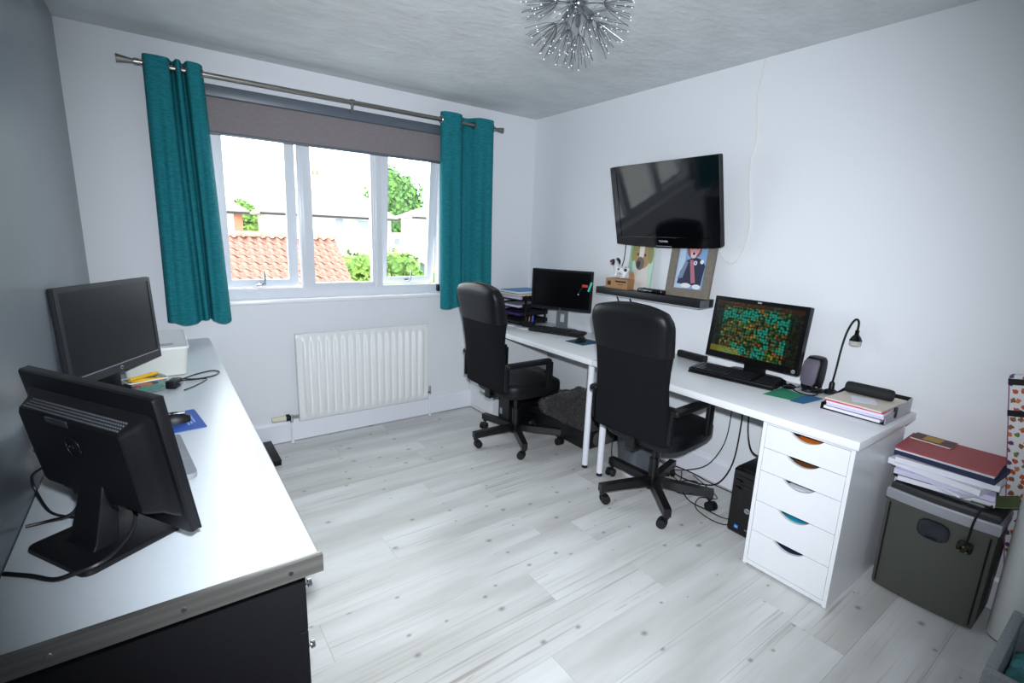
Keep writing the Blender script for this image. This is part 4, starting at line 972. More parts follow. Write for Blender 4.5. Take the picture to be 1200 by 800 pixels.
# ================================================================== NEAR WHITE DESK
def game_screen():
    m = bpy.data.materials.new('game_picture'); m.use_nodes = True; nt = m.node_tree; b = nt.nodes['Principled BSDF']; N = nt.nodes.new; L = nt.links
    tc = N('ShaderNodeTexCoord'); sp = N('ShaderNodeSeparateXYZ'); L.new(tc.outputs['Generated'], sp.inputs[0])
    cb = N('ShaderNodeCombineXYZ'); L.new(sp.outputs['X'], cb.inputs['X']); L.new(sp.outputs['Z'], cb.inputs['Y'])
    mp = N('ShaderNodeMapping'); mp.inputs['Scale'].default_value = (30, 19, 1); L.new(cb.outputs[0], mp.inputs['Vector'])
    v = N('ShaderNodeTexVoronoi'); v.voronoi_dimensions = '2D'; v.inputs['Randomness'].default_value = .6; v.inputs['Scale'].default_value = 1.0; L.new(mp.outputs[0], v.inputs['Vector'])
    s2 = N('ShaderNodeSeparateColor'); L.new(v.outputs['Color'], s2.inputs[0])
    r = N('ShaderNodeValToRGB'); r.color_ramp.interpolation = 'CONSTANT'
    cols = [(0, '1d3a20'), (.22, '2f5a2a'), (.40, '6a5a22'), (.55, '3f6a38'), (.66, '8a7a30'), (.78, '5a3f18'), (.88, '2c6a54'), (.95, '8a4a2a')]
    e = r.color_ramp.elements; e[0].position = 0; e[0].color = lin(cols[0][1]); e[1].position = cols[1][0]; e[1].color = lin(cols[1][1])
    for p, c in cols[2:]: q = e.new(p); q.color = lin(c)
    L.new(s2.outputs[0], r.inputs['Fac'])
    mp2 = N('ShaderNodeMapping'); mp2.inputs['Scale'].default_value = (5, .001, 3.2); mp2.inputs['Location'].default_value = (.3, 0, .2); L.new(tc.outputs['Generated'], mp2.inputs['Vector'])
    n = N('ShaderNodeTexNoise'); n.inputs['Scale'].default_value = 1.0; n.inputs['Detail'].default_value = 2; L.new(mp2.outputs[0], n.inputs['Vector'])
    def ramp(src, a, bb):
        q = N('ShaderNodeMapRange'); q.inputs['From Min'].default_value = a; q.inputs['From Max'].default_value = bb; L.new(src, q.inputs['Value']); return q.outputs[0]
    def mix(f, a, c):
        x = N('ShaderNodeMix'); x.data_type = 'RGBA'; L.new(f, x.inputs['Factor'])
        for s, q in ((x.inputs['A'], a), (x.inputs['B'], c)):
            if isinstance(q, tuple): s.default_value = q
            else: L.new(q, s)
        return x.outputs['Result']
    def m2(op, a, c):
        q = N('ShaderNodeMath'); q.operation = op
        for s, w in ((q.inputs[0], a), (q.inputs[1], c)):
            if isinstance(w, float): s.default_value = w
            else: L.new(w, s)
        return q.outputs[0]
    water = mix(ramp(n.outputs['Fac'], .54, .57), r.outputs['Color'], lin('1f8a74'))
    # darker cell borders, dark side columns, red corner counters
    d = ramp(v.outputs['Distance'], .30, .62); col = mix(d, water, lin('0d1a10'))
    side = m2('MAXIMUM', m2('LESS_THAN', sp.outputs['X'], .10), m2('GREATER_THAN', sp.outputs['X'], .86))
    bk = m2('MULTIPLY', side, .88); col = mix(bk, col, lin('120d0a'))
    top = m2('GREATER_THAN', sp.outputs['Z'], .91); col = mix(m2('MULTIPLY', top, .8), col, lin('3a1e14'))
    yel = m2('MULTIPLY', m2('LESS_THAN', sp.outputs['Z'], .12), m2('LESS_THAN', sp.outputs['X'], .36)); col = mix(m2('MULTIPLY', yel, .55), col, lin('8f8a20'))
    b.inputs['Base Color'].default_value = (0, 0, 0, 1); b.inputs['Roughness'].default_value = .25
    L.new(col, b.inputs['Emission Color']); b.inputs['Emission Strength'].default_value = .26
    return m
def right_monitor():
    t = thing('monitor', 'black monitor showing a colourful game, on the near white desk', 'monitor', (2.925, 1.325, TZ), face(178.3))
    M = T(0, 0.0, 1.0016-TZ) @ RX(-6.5); w, h = .53, .353
    panel(t, w, h, M, mat('glossy_black_casing', '0c0c0e', .22), game_screen(), .022, .036, .035)
    logo_disc(t, M, .010, w/2-.022, -h/2+.018)
    obj('webcam_badge', MB().b2(-.010, .012, -.0042, -.003, h/2-.016, h/2-.008, M=M), silver_pl, t, smooth=False)
    obj('stand_neck', MB().b2(-.06, .06, .045, .075, .012, .16, .008), black_pl, t)
    obj('stand_base', MB().loft([[(x, y+.054, z) for x, y in rrect(.30*q, .115*q, .03)] for z, q in ((.001, 1), (.008, 1), (.013, .95))]), black_pl, t)
    obj('foot_badge', MB().b2(-.04, .04, -.0045, -.0035, .002, .009), silver_pl, t, smooth=False)
right_monitor()
def keyboard(name, label, loc, rz, w, d, tilt=4, rows=6, cols=19):
    t = thing(name, label, 'keyboard', loc, rz); M = RX(tilt) @ T(0, 0, .002)
    obj('body', MB().loft([[(x, y+d/2, z) for x, y in rrect(w*q, d*q, .022)] for z, q in ((0.002, .985), (.006, 1), (.014, 1), (.018, .97))], M=M), black_pl, t)
    kp = (w-.03)/cols; rp = (d-.028)/rows; proto = None; gl = mat('black_key', '1c1c20', .35)
    for r in range(rows):
        for c in range(cols):
            if c in (14,) or (r > 0 and r == rows-1 and c == 0): continue
            if r == 0 and 4 <= c <= 8:
                if c == 4: obj('space_bar', MB().box((-w/2+.015+kp*6.5, .014+rp*.5, .0205), (kp*5-.003, rp-.003, .006), .001, M=M), gl, t)
                continue
            if proto is None: o = proto = obj('key', MB().box((0, 0, 0), (kp-.0028, rp-.0028, .006), .001, seg=1), gl, t)
            else: o = bpy.data.objects.new('key', proto.data); COL.objects.link(o); o.parent = t
            o.matrix_local = M @ T(-w/2+.015+kp*(c+.5), .014+rp*(r+.5), .0205)
    return t
k_ = keyboard('keyboard', 'black full-size keyboard in front of the game monitor', (2.748, 1.335, TZ), 277.5, .475, .165)
obj('wrist_lip', MB().loft([[(x, y-.006, z) for x, y in rrect(.455, .03, .012)] for z in (.002, .008)]), black_pl, k_)
def sound_bar():
    t = thing('sound_bar', 'short black bar speaker left of the game monitor', 'speaker', (2.985, 1.725, TZ), face(176))
    obj('body', MB().loft([[(x, y, z+.022) for y, z in rrect(.045, .042, .012)] for x in (-.098, .098)]), black_pl, t)
    obj('grille', MB().b2(-.085, .085, -.0235, -.0215, .008, .036), black_fine, t, smooth=False)
sound_bar()
def desk_speaker():
    t = thing('desk_speaker', 'dark silver tapered computer speaker beside the game monitor', 'speaker', (2.985, 1.022, TZ), face(174))
    rs = []; 
    for z, w, d, sh in ((.0, .070, .075, 0), (.012, .078, .085, 0), (.06, .086, .092, .002), (.12, .088, .088, .008), (.155, .084, .076, .014), (.170, .07, .06, .018), (.173, .05, .04, .020)):
        rs.append([(x, y+sh, z) for x, y in rrect(w, d, .022)])
    obj('cabinet', MB().loft(rs), black_pl, t)
    rs = []
    for z, w, y in ((.028, .05, -.043), (.05, .072, -.0475), (.10, .078, -.046), (.145, .074, -.033), (.160, .058, -.0225)):
        rs.append([(-w/2, y+.012, z), (-w/2, y, z), (-w/4, y-.004, z), (w/4, y-.004, z), (w/2, y, z), (w/2, y+.012, z)])
    obj('front_grille', MB().loft(rs), dsilver, t, ang=60)
    obj('volume_knob', MB().cyl((.012, -.036, .018), (.012, -.046, .018), .009, n=14), black_gloss, t)
desk_speaker()
def desk_lamp():
    t = thing('desk_lamp', 'slim black gooseneck desk lamp with a clear glass tip', 'lamp', (3.0, .935, TZ))
    obj('base', MB().lathe([(.001, .0005), (.036, .0005), (.036, .01), (.024, .018), (.013, .022), (.012, .055), (.007, .062), (.001, .063)]), black_pl, t)
    obj('gooseneck', MB().tube([(0, 0, .058), (0, -.006, .13), (0, -.012, .23), (0, -.022, .31), (0, -.038, .365), (0, -.054, .386), (0, -.066, .372), (0, -.066, .33)], .005, 8), black_pl, t)
    h = obj('lamp_head', MB().lathe([(.001, .335), (.009, .335), (.009, .315), (.020, .300), (.027, .285), (.026, .283), (.001, .283)], o=(0, -.066, 0)), black_gloss, t)
    obj('glass_tip', MB().lathe([(.001, .283), (.026, .283), (.025, .262), (.018, .258), (.001, .257)], o=(0, -.066, 0)), mat('frosted_lamp_glass', 'b9b3ac', .25), h)
desk_lamp()
def mats():
    t = thing('green_card', 'green card lying on the desk beside the keyboard', 'card', (2.775, 1.052, TZ), 5)
    obj('sheet', MB().prism([(-.10, .065), (-.085, -.075), (.05, -.08), (.10, .05)], .0002, .0016), green_mat, t, smooth=False)
    t = thing('blue_card', 'blue card lying on the desk before the gooseneck lamp', 'card', (2.765, .950, TZ), 3)
    obj('sheet', MB().prism([(-.09, .035), (-.08, -.020), (.09, -.045), (.10, .03)], .0018, .0032), teal_mat, t, smooth=False)
mats()
cable('speaker_lead', 'black tangled lead on the green card beside the desk speaker', 'cable', [(2.945, 1.06, .765), (2.90, 1.07, .760), (2.86, 1.04, .760), (2.84, .99, .760), (2.87, .955, .760), (2.92, .965, .760), (2.93, 1.01, .761), (2.90, 1.03, .764), (2.88, .99, .766), (2.93, .95, .765), (2.975, .985, .765)], .0032)
def puck(name, label, loc):
    t = thing(name, label, 'gadget', loc)
    obj('body', MB().ball((0, 0, .016), .03, (1, 1.2, .52), 14), black_gloss, t)
    obj('button', MB().cyl((-.008, 0, .030), (-.008, 0, .033), .006, n=10), silver_pl, t)
puck('cable_hub', 'round black gadget with leads on the green card beside the keyboard', (2.875, 1.085, TZ+.0005))
puck('lamp_switch', 'round black switch beside the foot of the gooseneck lamp', (2.935, .975, TZ+.0005))
def paper_tray():
    t = thing('letter_tray', 'black letter tray of papers at the right end of the near desk', 'tray', (2.85, .735, TZ), group=None)
    obj('tray_floor', MB().b2(-.15, .16, -.122, .122, .001, .006), black_pl, t, smooth=False)
    for s, m in ((1, black_pl), (-1, silver_pl)):
        side = MB().prism([(-.15, .001), (.16, .001), (.16, .07), (.02, .055), (-.12, .03), (-.15, .03)], -.002, .002, M=T(0, s*.122, 0) @ RX(90))
        obj('tray_side', side, m, t, smooth=False)
    obj('tray_back', MB().b2(.157, .161, -.12, .12, .006, .07), black_pl, t, smooth=False)
    obj('clip', MB().b2(-.052, -.03, -.128, -.118, .014, .06, .002), black_pl, t)
    rnd = random.Random(9); z = .0065
    for i, (m, th, lab) in enumerate([(paper, .012, 'white paper bundle at the bottom of the letter tray'), (purple_p, .002, 'purple folder second from the bottom of the letter tray'), (paper_l, .014, 'lilac paper bundle in the middle of the letter tray'), (paper, .012, 'white paper bundle under the pink folder in the letter tray'), (pink_p, .0035, 'pink folder edge showing near the top of the letter tray'), (cream_p, .008, 'cream card folder on top of the letter tray')]):
        o = obj('paper_stack', MB().box((0, 0, th/2), (.29, .218, th-.0004), 0), m, smooth=False); o.location = (2.845+rnd.uniform(-.008, .006)-(.012 if i == 4 else 0), .735+rnd.uniform(-.006, .006), TZ+z); o.rotation_euler = (0, 0, math.radians(rnd.uniform(-2.5, 2.5)))
        tag(o, lab, 'papers', 'papers in the letter tray'); z += th
    o = obj('note_paper', MB().prism([(-.05, -.04), (.05, -.05), (.055, .04), (-.045, .05)], 0, .0008), paper, smooth=False); o.location = (2.80, .73, TZ+z+.0003); o.rotation_euler = (0, 0, .5)
    tag(o, 'small pale note lying on the cream folder under the black tube', 'note')
    c = thing('pencil_case', 'black cylindrical pencil case lying on the letter tray papers', 'pencil case', (2.888, .742, TZ+z+.0265), 92)
    obj('case', MB().loft([[(x, .026*q*math.cos(a), .026*q*math.sin(a)) for a in [2*PI*i/20 for i in range(20)]] for x, q in ((-.092, .80), (-.088, .95), (-.08, 1), (.08, 1), (.088, .95), (.092, .80))]), mat('black_case_cloth', '17181a', .75), c)
    obj('zip', MB().b2(-.075, .075, -.003, .003, .0255, .0268), black_pl, c, smooth=False)
paper_tray()

# ================================================================== FAR WHITE DESK
def far_monitor():
    t = thing('monitor', 'black monitor with grey stand on the desk near the window corner', 'monitor', (2.835, 2.815, TZ), face(205.5))
    M = T(0, -.015, 1.081-TZ) @ RX(-.6); w, h = .50, .31
    panel(t, w, h, M, black_pl, screen_blk, .014, .02, .022)
    obj('logo', MB().cyl((0, -.003, -h/2+.010), (0, -.0042, -h/2+.010), .004, n=12, M=M), silver_pl, t)
    gr = mat('grey_stand', '6e7378', .4, .3)
    obj('stand_neck', MB().ring(-.045, .045, .008, .24, (.024, .024, .06, .10), .03, .05), gr, t, smooth=False)
    obj('stand_base', MB().loft([[(x, y+.06, z) for x, y in rrect(.22*q, .12*q, .03)] for z, q in ((.001, 1), (.007, 1), (.011, .95))]), black_pl, t)
far_monitor()
keyboard('keyboard', 'black keyboard in front of the grey-stand monitor', (2.70, 2.735, TZ), face(203), .45, .14)
mouse('mouse', 'black mouse on the dark teal mat at the far desk', (2.70, 2.43, TZ+.0034), 280)
t_ = thing('mouse_mat', 'dark teal mouse mat under the mouse on the far desk', 'mouse mat', (2.72, 2.43, TZ), 4)
obj('mat_sheet', MB().prism(rrect(.19, .17, .006), .0003, .003), mat('dark_teal_mat', '1d5068', .7), t_)
def letter_trays():
    t = thing('letter_tray_tower', 'four-tier black letter tray stack in the far corner of the desk', 'tray', (2.835, 3.30, TZ), 8)
    w, d, hh = .27, .33, .066
    for k in range(4):
        z = .008+k*hh
        tr = obj('tray', MB().b2(-d/2, d/2, -w/2, w/2, z, z+.006, .001), black_pl, t)
        for s in (-1, 1): obj('tray_side', MB().b2(-d/2+.02, d/2, s*w/2-.003, s*w/2+.003, z, z+.034), black_pl, tr, smooth=False)
        obj('tray_back', MB().b2(d/2-.006, d/2, -w/2, w/2, z, z+.034), black_pl, tr, smooth=False)
    for x in (-.11, .13):
        for s in (-1, 1): obj('post', MB().b2(x-.012, x+.012, s*w/2-.004+s*.004, s*w/2+.004+s*.004, 0, .245, .002), black_pl, t)
    M0 = Matrix.LocRotScale(t.location, t.rotation_euler, None); rnd = random.Random(8)
    for k, lab in enumerate(['dark folder on the bottom tier of the letter tray stack', 'purple folder on the second tier of the letter tray stack', 'lilac papers on the third tier of the letter tray stack']):
        o = obj('paper_stack', MB().box((0, 0, .008), (.30, .225, .016)), (mat('charcoal_card', '26262c', .6), purple_p, paper_l)[k], smooth=False); o.matrix_world = M0 @ T(-.01, 0, .0148+k*hh) @ RZ(rnd.uniform(-2, 2)); tag(o, lab, 'papers', 'papers in the corner letter trays')
    z = .2125
    for m, th, lab in [(paper_l, .022, 'lilac paper bundle on the top tier of the corner trays'), (red_p, .004, 'red folder on the top tier of the corner trays'), (cream_p, .018, 'cream paper bundle on the top tier of the corner trays'), (green_p, .004, 'green folder near the top of the corner trays'), (paper, .014, 'white paper bundle near the top of the corner trays'), (mat('sky_blue_folder', '4a8fc4', .5), .005, 'sky blue folder topmost on the corner trays')]:
        o = obj('paper_stack', MB().box((0, 0, th/2), (.305, .225, th-.0004)), m, smooth=False); o.matrix_world = M0 @ T(rnd.uniform(-.015, .005), rnd.uniform(-.008, .008), z) @ RZ(rnd.uniform(-4, 4)); z += th
        tag(o, lab, 'papers', 'papers in the corner letter trays')
letter_trays()
def pen_pot():
    t = thing('desk_tidy', 'small black desk tidy holding odds and ends beside the far monitor', 'desk tidy', (2.73, 3.075, TZ), 20)
    obj('pot', MB().loft([[(x, y, z) for x, y in rrect(.07*q, .11*q, .012)] for z, q in ((.001, .92), (.05, 1), (.05, .95), (.006, .88))]), black_pl, t)
    M0 = Matrix.LocRotScale(t.location, t.rotation_euler, None)
    for m, lab, x, y, r, h in [(blue_pl, 'blue marker standing in the small black desk tidy', 0, -.03, .009, .085), (mat('wood_pencil', '9a6a3a', .6), 'wooden pencil stub in the small black desk tidy', .005, .005, .006, .075), (black_pl, 'black marker in the small black desk tidy', -.005, .03, .009, .07)]:
        o = obj('marker_pen', MB().cyl((0, 0, .0), (.008, 0, h), r, r*.9, 10), m); o.matrix_world = M0 @ T(x, y, .0075); tag(o, lab, 'pen', 'pens in the desk tidy')
pen_pot()
def clip():
    t = thing('monitor_clip', 'red and turquoise clip hanging on the right edge of the far monitor', 'clip', (2.902, 2.578, 1.135), face(205.5))
    M = RX(-.6)
    obj('turquoise_arm', MB().box((.012, -.03, -.005), (.016, .012, .075), .005, M=M @ RY(18)), cyan_pl, t)
    obj('red_jaw', MB().box((-.03, -.03, -.004), (.045, .012, .02), .005, M=M), red_pl, t)
    obj('stalk', MB().tube([(-.045, -.03, -.01), (-.065, -.03, -.04), (-.075, -.03, -.065)], .003, 6, M=M), black_pl, t)
    obj('stalk_tip', MB().ball((-.078, -.03, -.07), .006, n=8, M=M), silver_pl, t)
clip()
cable('white_lead', 'white lead and plug lying in front of the letter tray stack', 'cable', [(2.60, 3.19, .759), (2.635, 3.15, .759), (2.62, 3.10, .762), (2.60, 3.04, .762), (2.63, 2.99, .759), (2.66, 2.98, .759)], .004, cable_w)

# ================================================================== UNDER THE DESKS
def tower(label, x, y, w, d, h, marks=True, ry=0):
    t = thing('computer_tower', label, 'computer', (x+d/2, y, 0), ry)
    obj('case', MB().b2(-d/2+.02, d/2, -w/2, w/2, .006, h-.004, .004), black_pl, t)
    obj('front_panel', MB().loft([[(-d/2+.02, yy, zz), (-d/2+.006, yy, zz)] for yy, zz in ((0, 0),)]*0 or [[(xx, yy*q, h/2+(zz)*q) for yy, zz in rrect(w, h-.006, .012)] for xx, q in ((-d/2+.022, 1), (-d/2+.008, 1), (-d/2, .95))]), mat('black_front', '0b0b0d', .25), t)
    obj('drive_bay', MB().b2(-d/2-.001, -d/2+.004, -w*.40, w*.40, h*.80, h*.90, .001), black_gloss, t)
    obj('drive_bay', MB().b2(-d/2-.001, -d/2+.004, -w*.40, w*.40, h*.68, h*.78, .001), black_gloss, t)
    if marks:
        M = T(-d/2, 0, 0) @ RZ(-90)
        o = obj('logo', MB().cyl((.012, .001, h*.42), (.012, -.0016, h*.42), .014, n=24, M=M), silver_pl, t)
        text_mesh('logo_letters', 'hp', .024, black_pl, o, M @ T(.012, -.0018, h*.425) @ RX(90))
        s = obj('blue_sticker', MB().b2(-.042, -.022, -.0014, .001, h*.10, h*.15, M=M), mat('sticker_blue', '2b7fd0', .4), t, smooth=False)
        text_mesh('sticker_letters', 'intel', .008, led_white, s, M @ T(-.032, -.0016, h*.126) @ RX(90))
        text_mesh('model_letters', 'HP', .012, mat('grey_ink', '8a8d90', .4), t, M @ T(.02, -.0016, h*.13) @ RX(90))
    else: obj('silver_sticker', MB().b2(-d/2-.0012, -d/2+.001, .02, .05, .06, .11), silver_pl, t, smooth=False)
tower('black computer tower on the floor beside the five-drawer unit', 2.615, 1.085, .165, .38, .36)
tower('black computer tower in the shadow by the far drawer unit', 2.47, 3.025, .15, .40, .40, False)
def waste_bin():
    t = thing('waste_bin', 'grey plastic tub on the floor behind the nearer chair', 'bin', (2.76, 1.885, 0), -24)
    O = lambda q, r=.05: rrect(.25*q, .25*q, r)
    obj('bin_wall', MB().loft([[(x, y, .022) for x, y in O(.86)], [(x, y, .26) for x, y in O(1)], [(x, y, .26) for x, y in O(.97)], [(x, y, .03) for x, y in O(.83)]]), bin_m, t)
    obj('rim', MB().loft([[(x, y, .252) for x, y in O(1.0)], [(x, y, .252) for x, y in O(1.05)], [(x, y, .262) for x, y in O(1.05)], [(x, y, .262) for x, y in O(.985)]]), bin_m, t)
    obj('foot_tray', MB().loft([[(x, y, z) for x, y in rrect(.25*q, .27*q, .08)] for z, q in ((.001, .96), (.016, 1.0), (.022, .95))]), white_plastic, t)
waste_bin()
def dog_bed():
    t = thing('pet_bed', 'black framed pet bed with charcoal fur panels under the far desk', 'pet bed', (2.837, 2.592, 0), 0)
    w, d, h = .65, .365, .125                        # along y, along x
    for nm, a in (('side_board', (-d/2, -d/2+.016, -w/2, w/2, .004, h)), ('side_board', (d/2-.016, d/2, -w/2, w/2, .004, h)), ('end_board', (-d/2+.016, d/2-.016, -w/2, -w/2+.016, .004, h)), ('end_board', (-d/2+.016, d/2-.016, w/2-.016, w/2, .004, h)), ('base_board', (-d/2+.016, d/2-.016, -w/2+.016, w/2-.016, .004, .016))):
        obj(nm, MB().b2(*a, .003), mat('black_bed_board', '18181a', .4), t)
    rnd = random.Random(4)
    def fur(parent, fn, n, s):
        m = MB()
        for _ in range(n):
            p, nr = fn(rnd); a = nr.orthogonal().normalized(); b = nr.cross(a); th = rnd.uniform(0, 2*PI); a = a*math.cos(th)+b*math.sin(th)
            tip = p+nr*s*rnd.uniform(.6, 1.2)+Vector((rnd.uniform(-.5, .5), rnd.uniform(-.5, .5), rnd.uniform(-.6, .1)))*s
            m.add([p-a*s*.22, p+a*s*.22, tip], [(0, 1, 2)])
        obj('fur', m, fur_m, parent, smooth=False, kind='stuff')
    pn = obj('fur_panel', MB().loft([[(x*q, y, h*.52+z*q) for x, z in rrect(.22, .105, .045)] for y, q in ((-w/2, 1), (-w/2-.008, .96), (-w/2-.012, .8))]), mat('taupe_fur', '57524c', .95, vary=(60, .3), bump=(200, .4)), t)
    c = thing('fur_cushion', 'large charcoal fluffy cushion heaped in the pet bed under the desk', 'cushion', (2.837, 2.60, .02), 0)
    N, K = 40, 16; g = []
    def pos(i, k):
        a = 2*PI*i/N; v = k/(K-1); r = math.sin(PI*(.5-.5*math.cos(PI*v))*.999+.0005)**.40; cv = math.cos(PI*v)
        p = Vector((.165*r*math.copysign(abs(math.cos(a))**.7, math.cos(a)), .34*r*math.copysign(abs(math.sin(a))**.7, math.sin(a)), .155-.14*math.copysign(abs(cv)**.8, cv)))
        b = noise.noise(p*7+Vector((3, 1, 2)))*.05+noise.noise(p*16)*.022
        lift = .05*max(0, p.z-.1)/.2*math.cos(1.0*a+1.9)
        p += Vector((math.cos(a), math.sin(a), .6 if p.z > .1 else 0))*b+Vector((0, 0, lift)); p.z = max(p.z, .0)
        p.x = max(-.163 if p.z < .11 else -.19, min(.163, p.x)); p.y = max(-.30 if p.z < .11 else -.33, min(.30 if p.z < .11 else .33, p.y)); return p
    for k in range(K): g.append([tuple(pos(i, k)) for i in range(N)])
    obj('cushion_body', MB().loft(g), fur_m, c, ang=120)
    def onc(rnd):
        i = rnd.randrange(N); k = rnd.randrange(3, K-1); p = pos(i, k); q = pos((i+1) % N, k); s = pos(i, k+1)
        u, v = rnd.random(), rnd.random(); nr = (q-p).cross(s-p)
        nr = nr.normalized() if nr.length > 1e-9 else Vector((0, 0, 1)); pp = p+(q-p)*u+(s-p)*v
        ctr = Vector((0, 0, .15)); 
        if nr.dot(pp-ctr) < 0: nr = -nr
        return pp, nr
    fur(c, onc, 11000, .015)
dog_bed()
for i, (lab, pts, r) in enumerate([
    ('black cable hanging under the near desk, nearest the tower', [(2.97, 1.30, .716), (2.965, 1.31, .60), (2.96, 1.30, .45), (2.93, 1.26, .36), (2.88, 1.20, .345), (2.86, 1.12, .362)], .0045),
    ('black cable hanging under the near desk and curving along the floor', [(2.98, 1.36, .716), (2.985, 1.355, .45), (2.98, 1.37, .20), (2.96, 1.43, .05), (2.93, 1.52, .008), (2.90, 1.66, .006), (2.96, 1.80, .006), (3.0, 2.0, .006)], .0045),
    ('thin black cable hanging in a wide curve under the near desk', [(2.985, 1.43, .716), (2.99, 1.425, .50), (2.985, 1.44, .30), (2.97, 1.52, .13), (2.94, 1.64, .05), (2.88, 1.74, .02), (2.84, 1.62, .006), (2.78, 1.50, .006)], .003),
    ('loop of black cable on the floor behind the nearer chair', [(2.98, 1.70, .006), (2.85, 1.62, .006), (2.74, 1.62, .007), (2.72, 1.52, .006), (2.83, 1.47, .006), (2.92, 1.55, .014), (2.82, 1.60, .014), (2.70, 1.46, .006), (2.69, 1.34, .006), (2.73, 1.20, .006), (2.99, 1.22, .05)], .0035),
    ('second loop of black cable on the floor near the tower', [(2.99, 1.62, .008), (2.90, 1.46, .02), (2.84, 1.36, .015), (2.76, 1.42, .016), (2.66, 1.38, .006), (2.62, 1.27, .006), (2.64, 1.19, .006), (2.70, 1.18, .006)], .003),
    ('black cable running along the skirting below the near desk', [(3.0, 2.02, .006), (2.985, 1.82, .012), (2.99, 1.64, .02), (2.985, 1.5, .012), (3.0, 1.3, .006)], .0035),
    ('black cable hanging under the far desk beside the white legs', [(2.98, 2.47, .716), (2.985, 2.46, .5), (2.98, 2.47, .3), (2.995, 2.45, .16)], .0035),
    ('black cable drooping under the far desk behind the chair arm', [(2.95, 2.72, .716), (2.93, 2.66, .60), (2.95, 2.58, .61), (2.98, 2.55, .716)], .003),
    ('black cable looping beside the grey tub under the desk', [(2.62, 1.985, .22), (2.59, 1.97, .16), (2.60, 1.96, .05), (2.66, 1.965, .006), (2.78, 2.0, .006)], .003)]):
    cable('power_cable', lab, 'cable', pts, r)

# ================================================================== SHREDDER CORNER
def shredder():
    t = thing('shredder', 'dark grey paper shredder with silver band beside the drawer unit', 'shredder', (2.91, .397, 0)); w = .35; d = .25
    def bow(z, wq, dq, zb=0):
        out = []
        for x, y in rrect(d*dq, w*wq, .02, 5): out.append((x-.014*(1-(2*y/w)**2)*(1 if x < 0 else 0), y, z))
        return out
    dense = lambda z, wq, dq, dip=0: [(-d/2*dq-.016*(1-(2*(w/2-w*i/14)*1/w)**2), (w/2-w*i/14)*wq, z-dip*(1-(2*i/14-1)**2)) for i in range(15)]+[(d/2*dq, -w/2*wq, z), (d/2*dq, w/2*wq, z)]
    obj('bin_body', MB().loft([dense(.012, .96, .96, .0), dense(.03, .98, .98), dense(.25, .99, .99), dense(.425, 1, 1)]), shred_m, t, ang=30)
    m = MB()
    a = [(-d/2-.019*(1-(2*i/14-1)**2)-.002, w/2*.86*(1-2*i/14)) for i in range(15)]
    m.loft([[(x+.003, y, .385) for x, y in a], [(x-.001, y, .40) for x, y in a], [(x-.001, y, .425) for x, y in a]], closed=False, caps=False)
    obj('silver_band', MB().loft([dense(.428, 1.02, 1.03), dense(.436, 1.03, 1.05), dense(.468, 1.03, 1.05), dense(.474, 1.01, 1.02)]), silver_pl, t, ang=30)
    obj('head', MB().loft([dense(.474, .98, .97), dense(.492, .98, .97), dense(.502, .94, .92)]), mat('dark_shredder_head', '2e2d2f', .45), t, ang=30)
    obj('feed_slot', MB().b2(-.012, .012, -.13, .13, .5015, .5035), black_pl, t, smooth=False)
    wd = [(.052*math.copysign(abs(math.cos(a))**.7, math.cos(a)), .042*math.copysign(abs(math.sin(a))**.7, math.sin(a))) for a in [2*PI*i/24 for i in range(24)]]
    rg = [[(xx, .004+p*q, .362+z*q) for p, z in wd] for xx, q in ((-d/2-.006, 1.0), (-d/2-.022, 1.0), (-d/2-.024, .9), (-d/2-.021, .6))]
    obj('sight_window', MB().loft(rg), mat('smoked_window', '30333a', .06, .5), t)
    for s in (-1, 1): obj('side_seam', MB().tube([(-d/2-.005, s*.158, .03), (-d/2-.006, s*.160, .41)], .003, 6, smooth=0), black_pl, t)
    obj('carry_grip', MB().loft([[(x-.065, y, z) for x, y in rrect(.05*q, .28*q, .02)] for z, q in ((.4995, .98), (.508, 1), (.513, .9))]), mat('grip_navy', '1b2230', .4), t)
shredder()
o = cable('shredder_plug', 'black plug dangling on its lead down the front of the shredder', 'plug', [(2.86, .262, .518), (2.80, .266, .521), (2.768, .283, .512), (2.757, .292, .46), (2.757, .295, .40), (2.757, .298, .375)], .0042)
c_ = Vector((2.86, .262, .518))
obj('plug_body', MB().loft([[(x, y*q, z*q) for y, z in rrect(.048, .046, .014)] for x, q in ((-.012, .75), (-.006, 1), (.008, 1), (.011, .85))], M=T(2.751-c_.x, .298-c_.y, .352-c_.z)), black_gloss, o)
for y, z in ((0, .012), (-.011, -.008), (.011, -.008)):
    obj('pin', MB().b2(-.030, -.011, y-.003, y+.003, z-.002, z+.002, M=T(2.751-c_.x, .298-c_.y, .352-c_.z)), mat('brass_pin', 'b59a5a', .25, 1.), o, smooth=False)
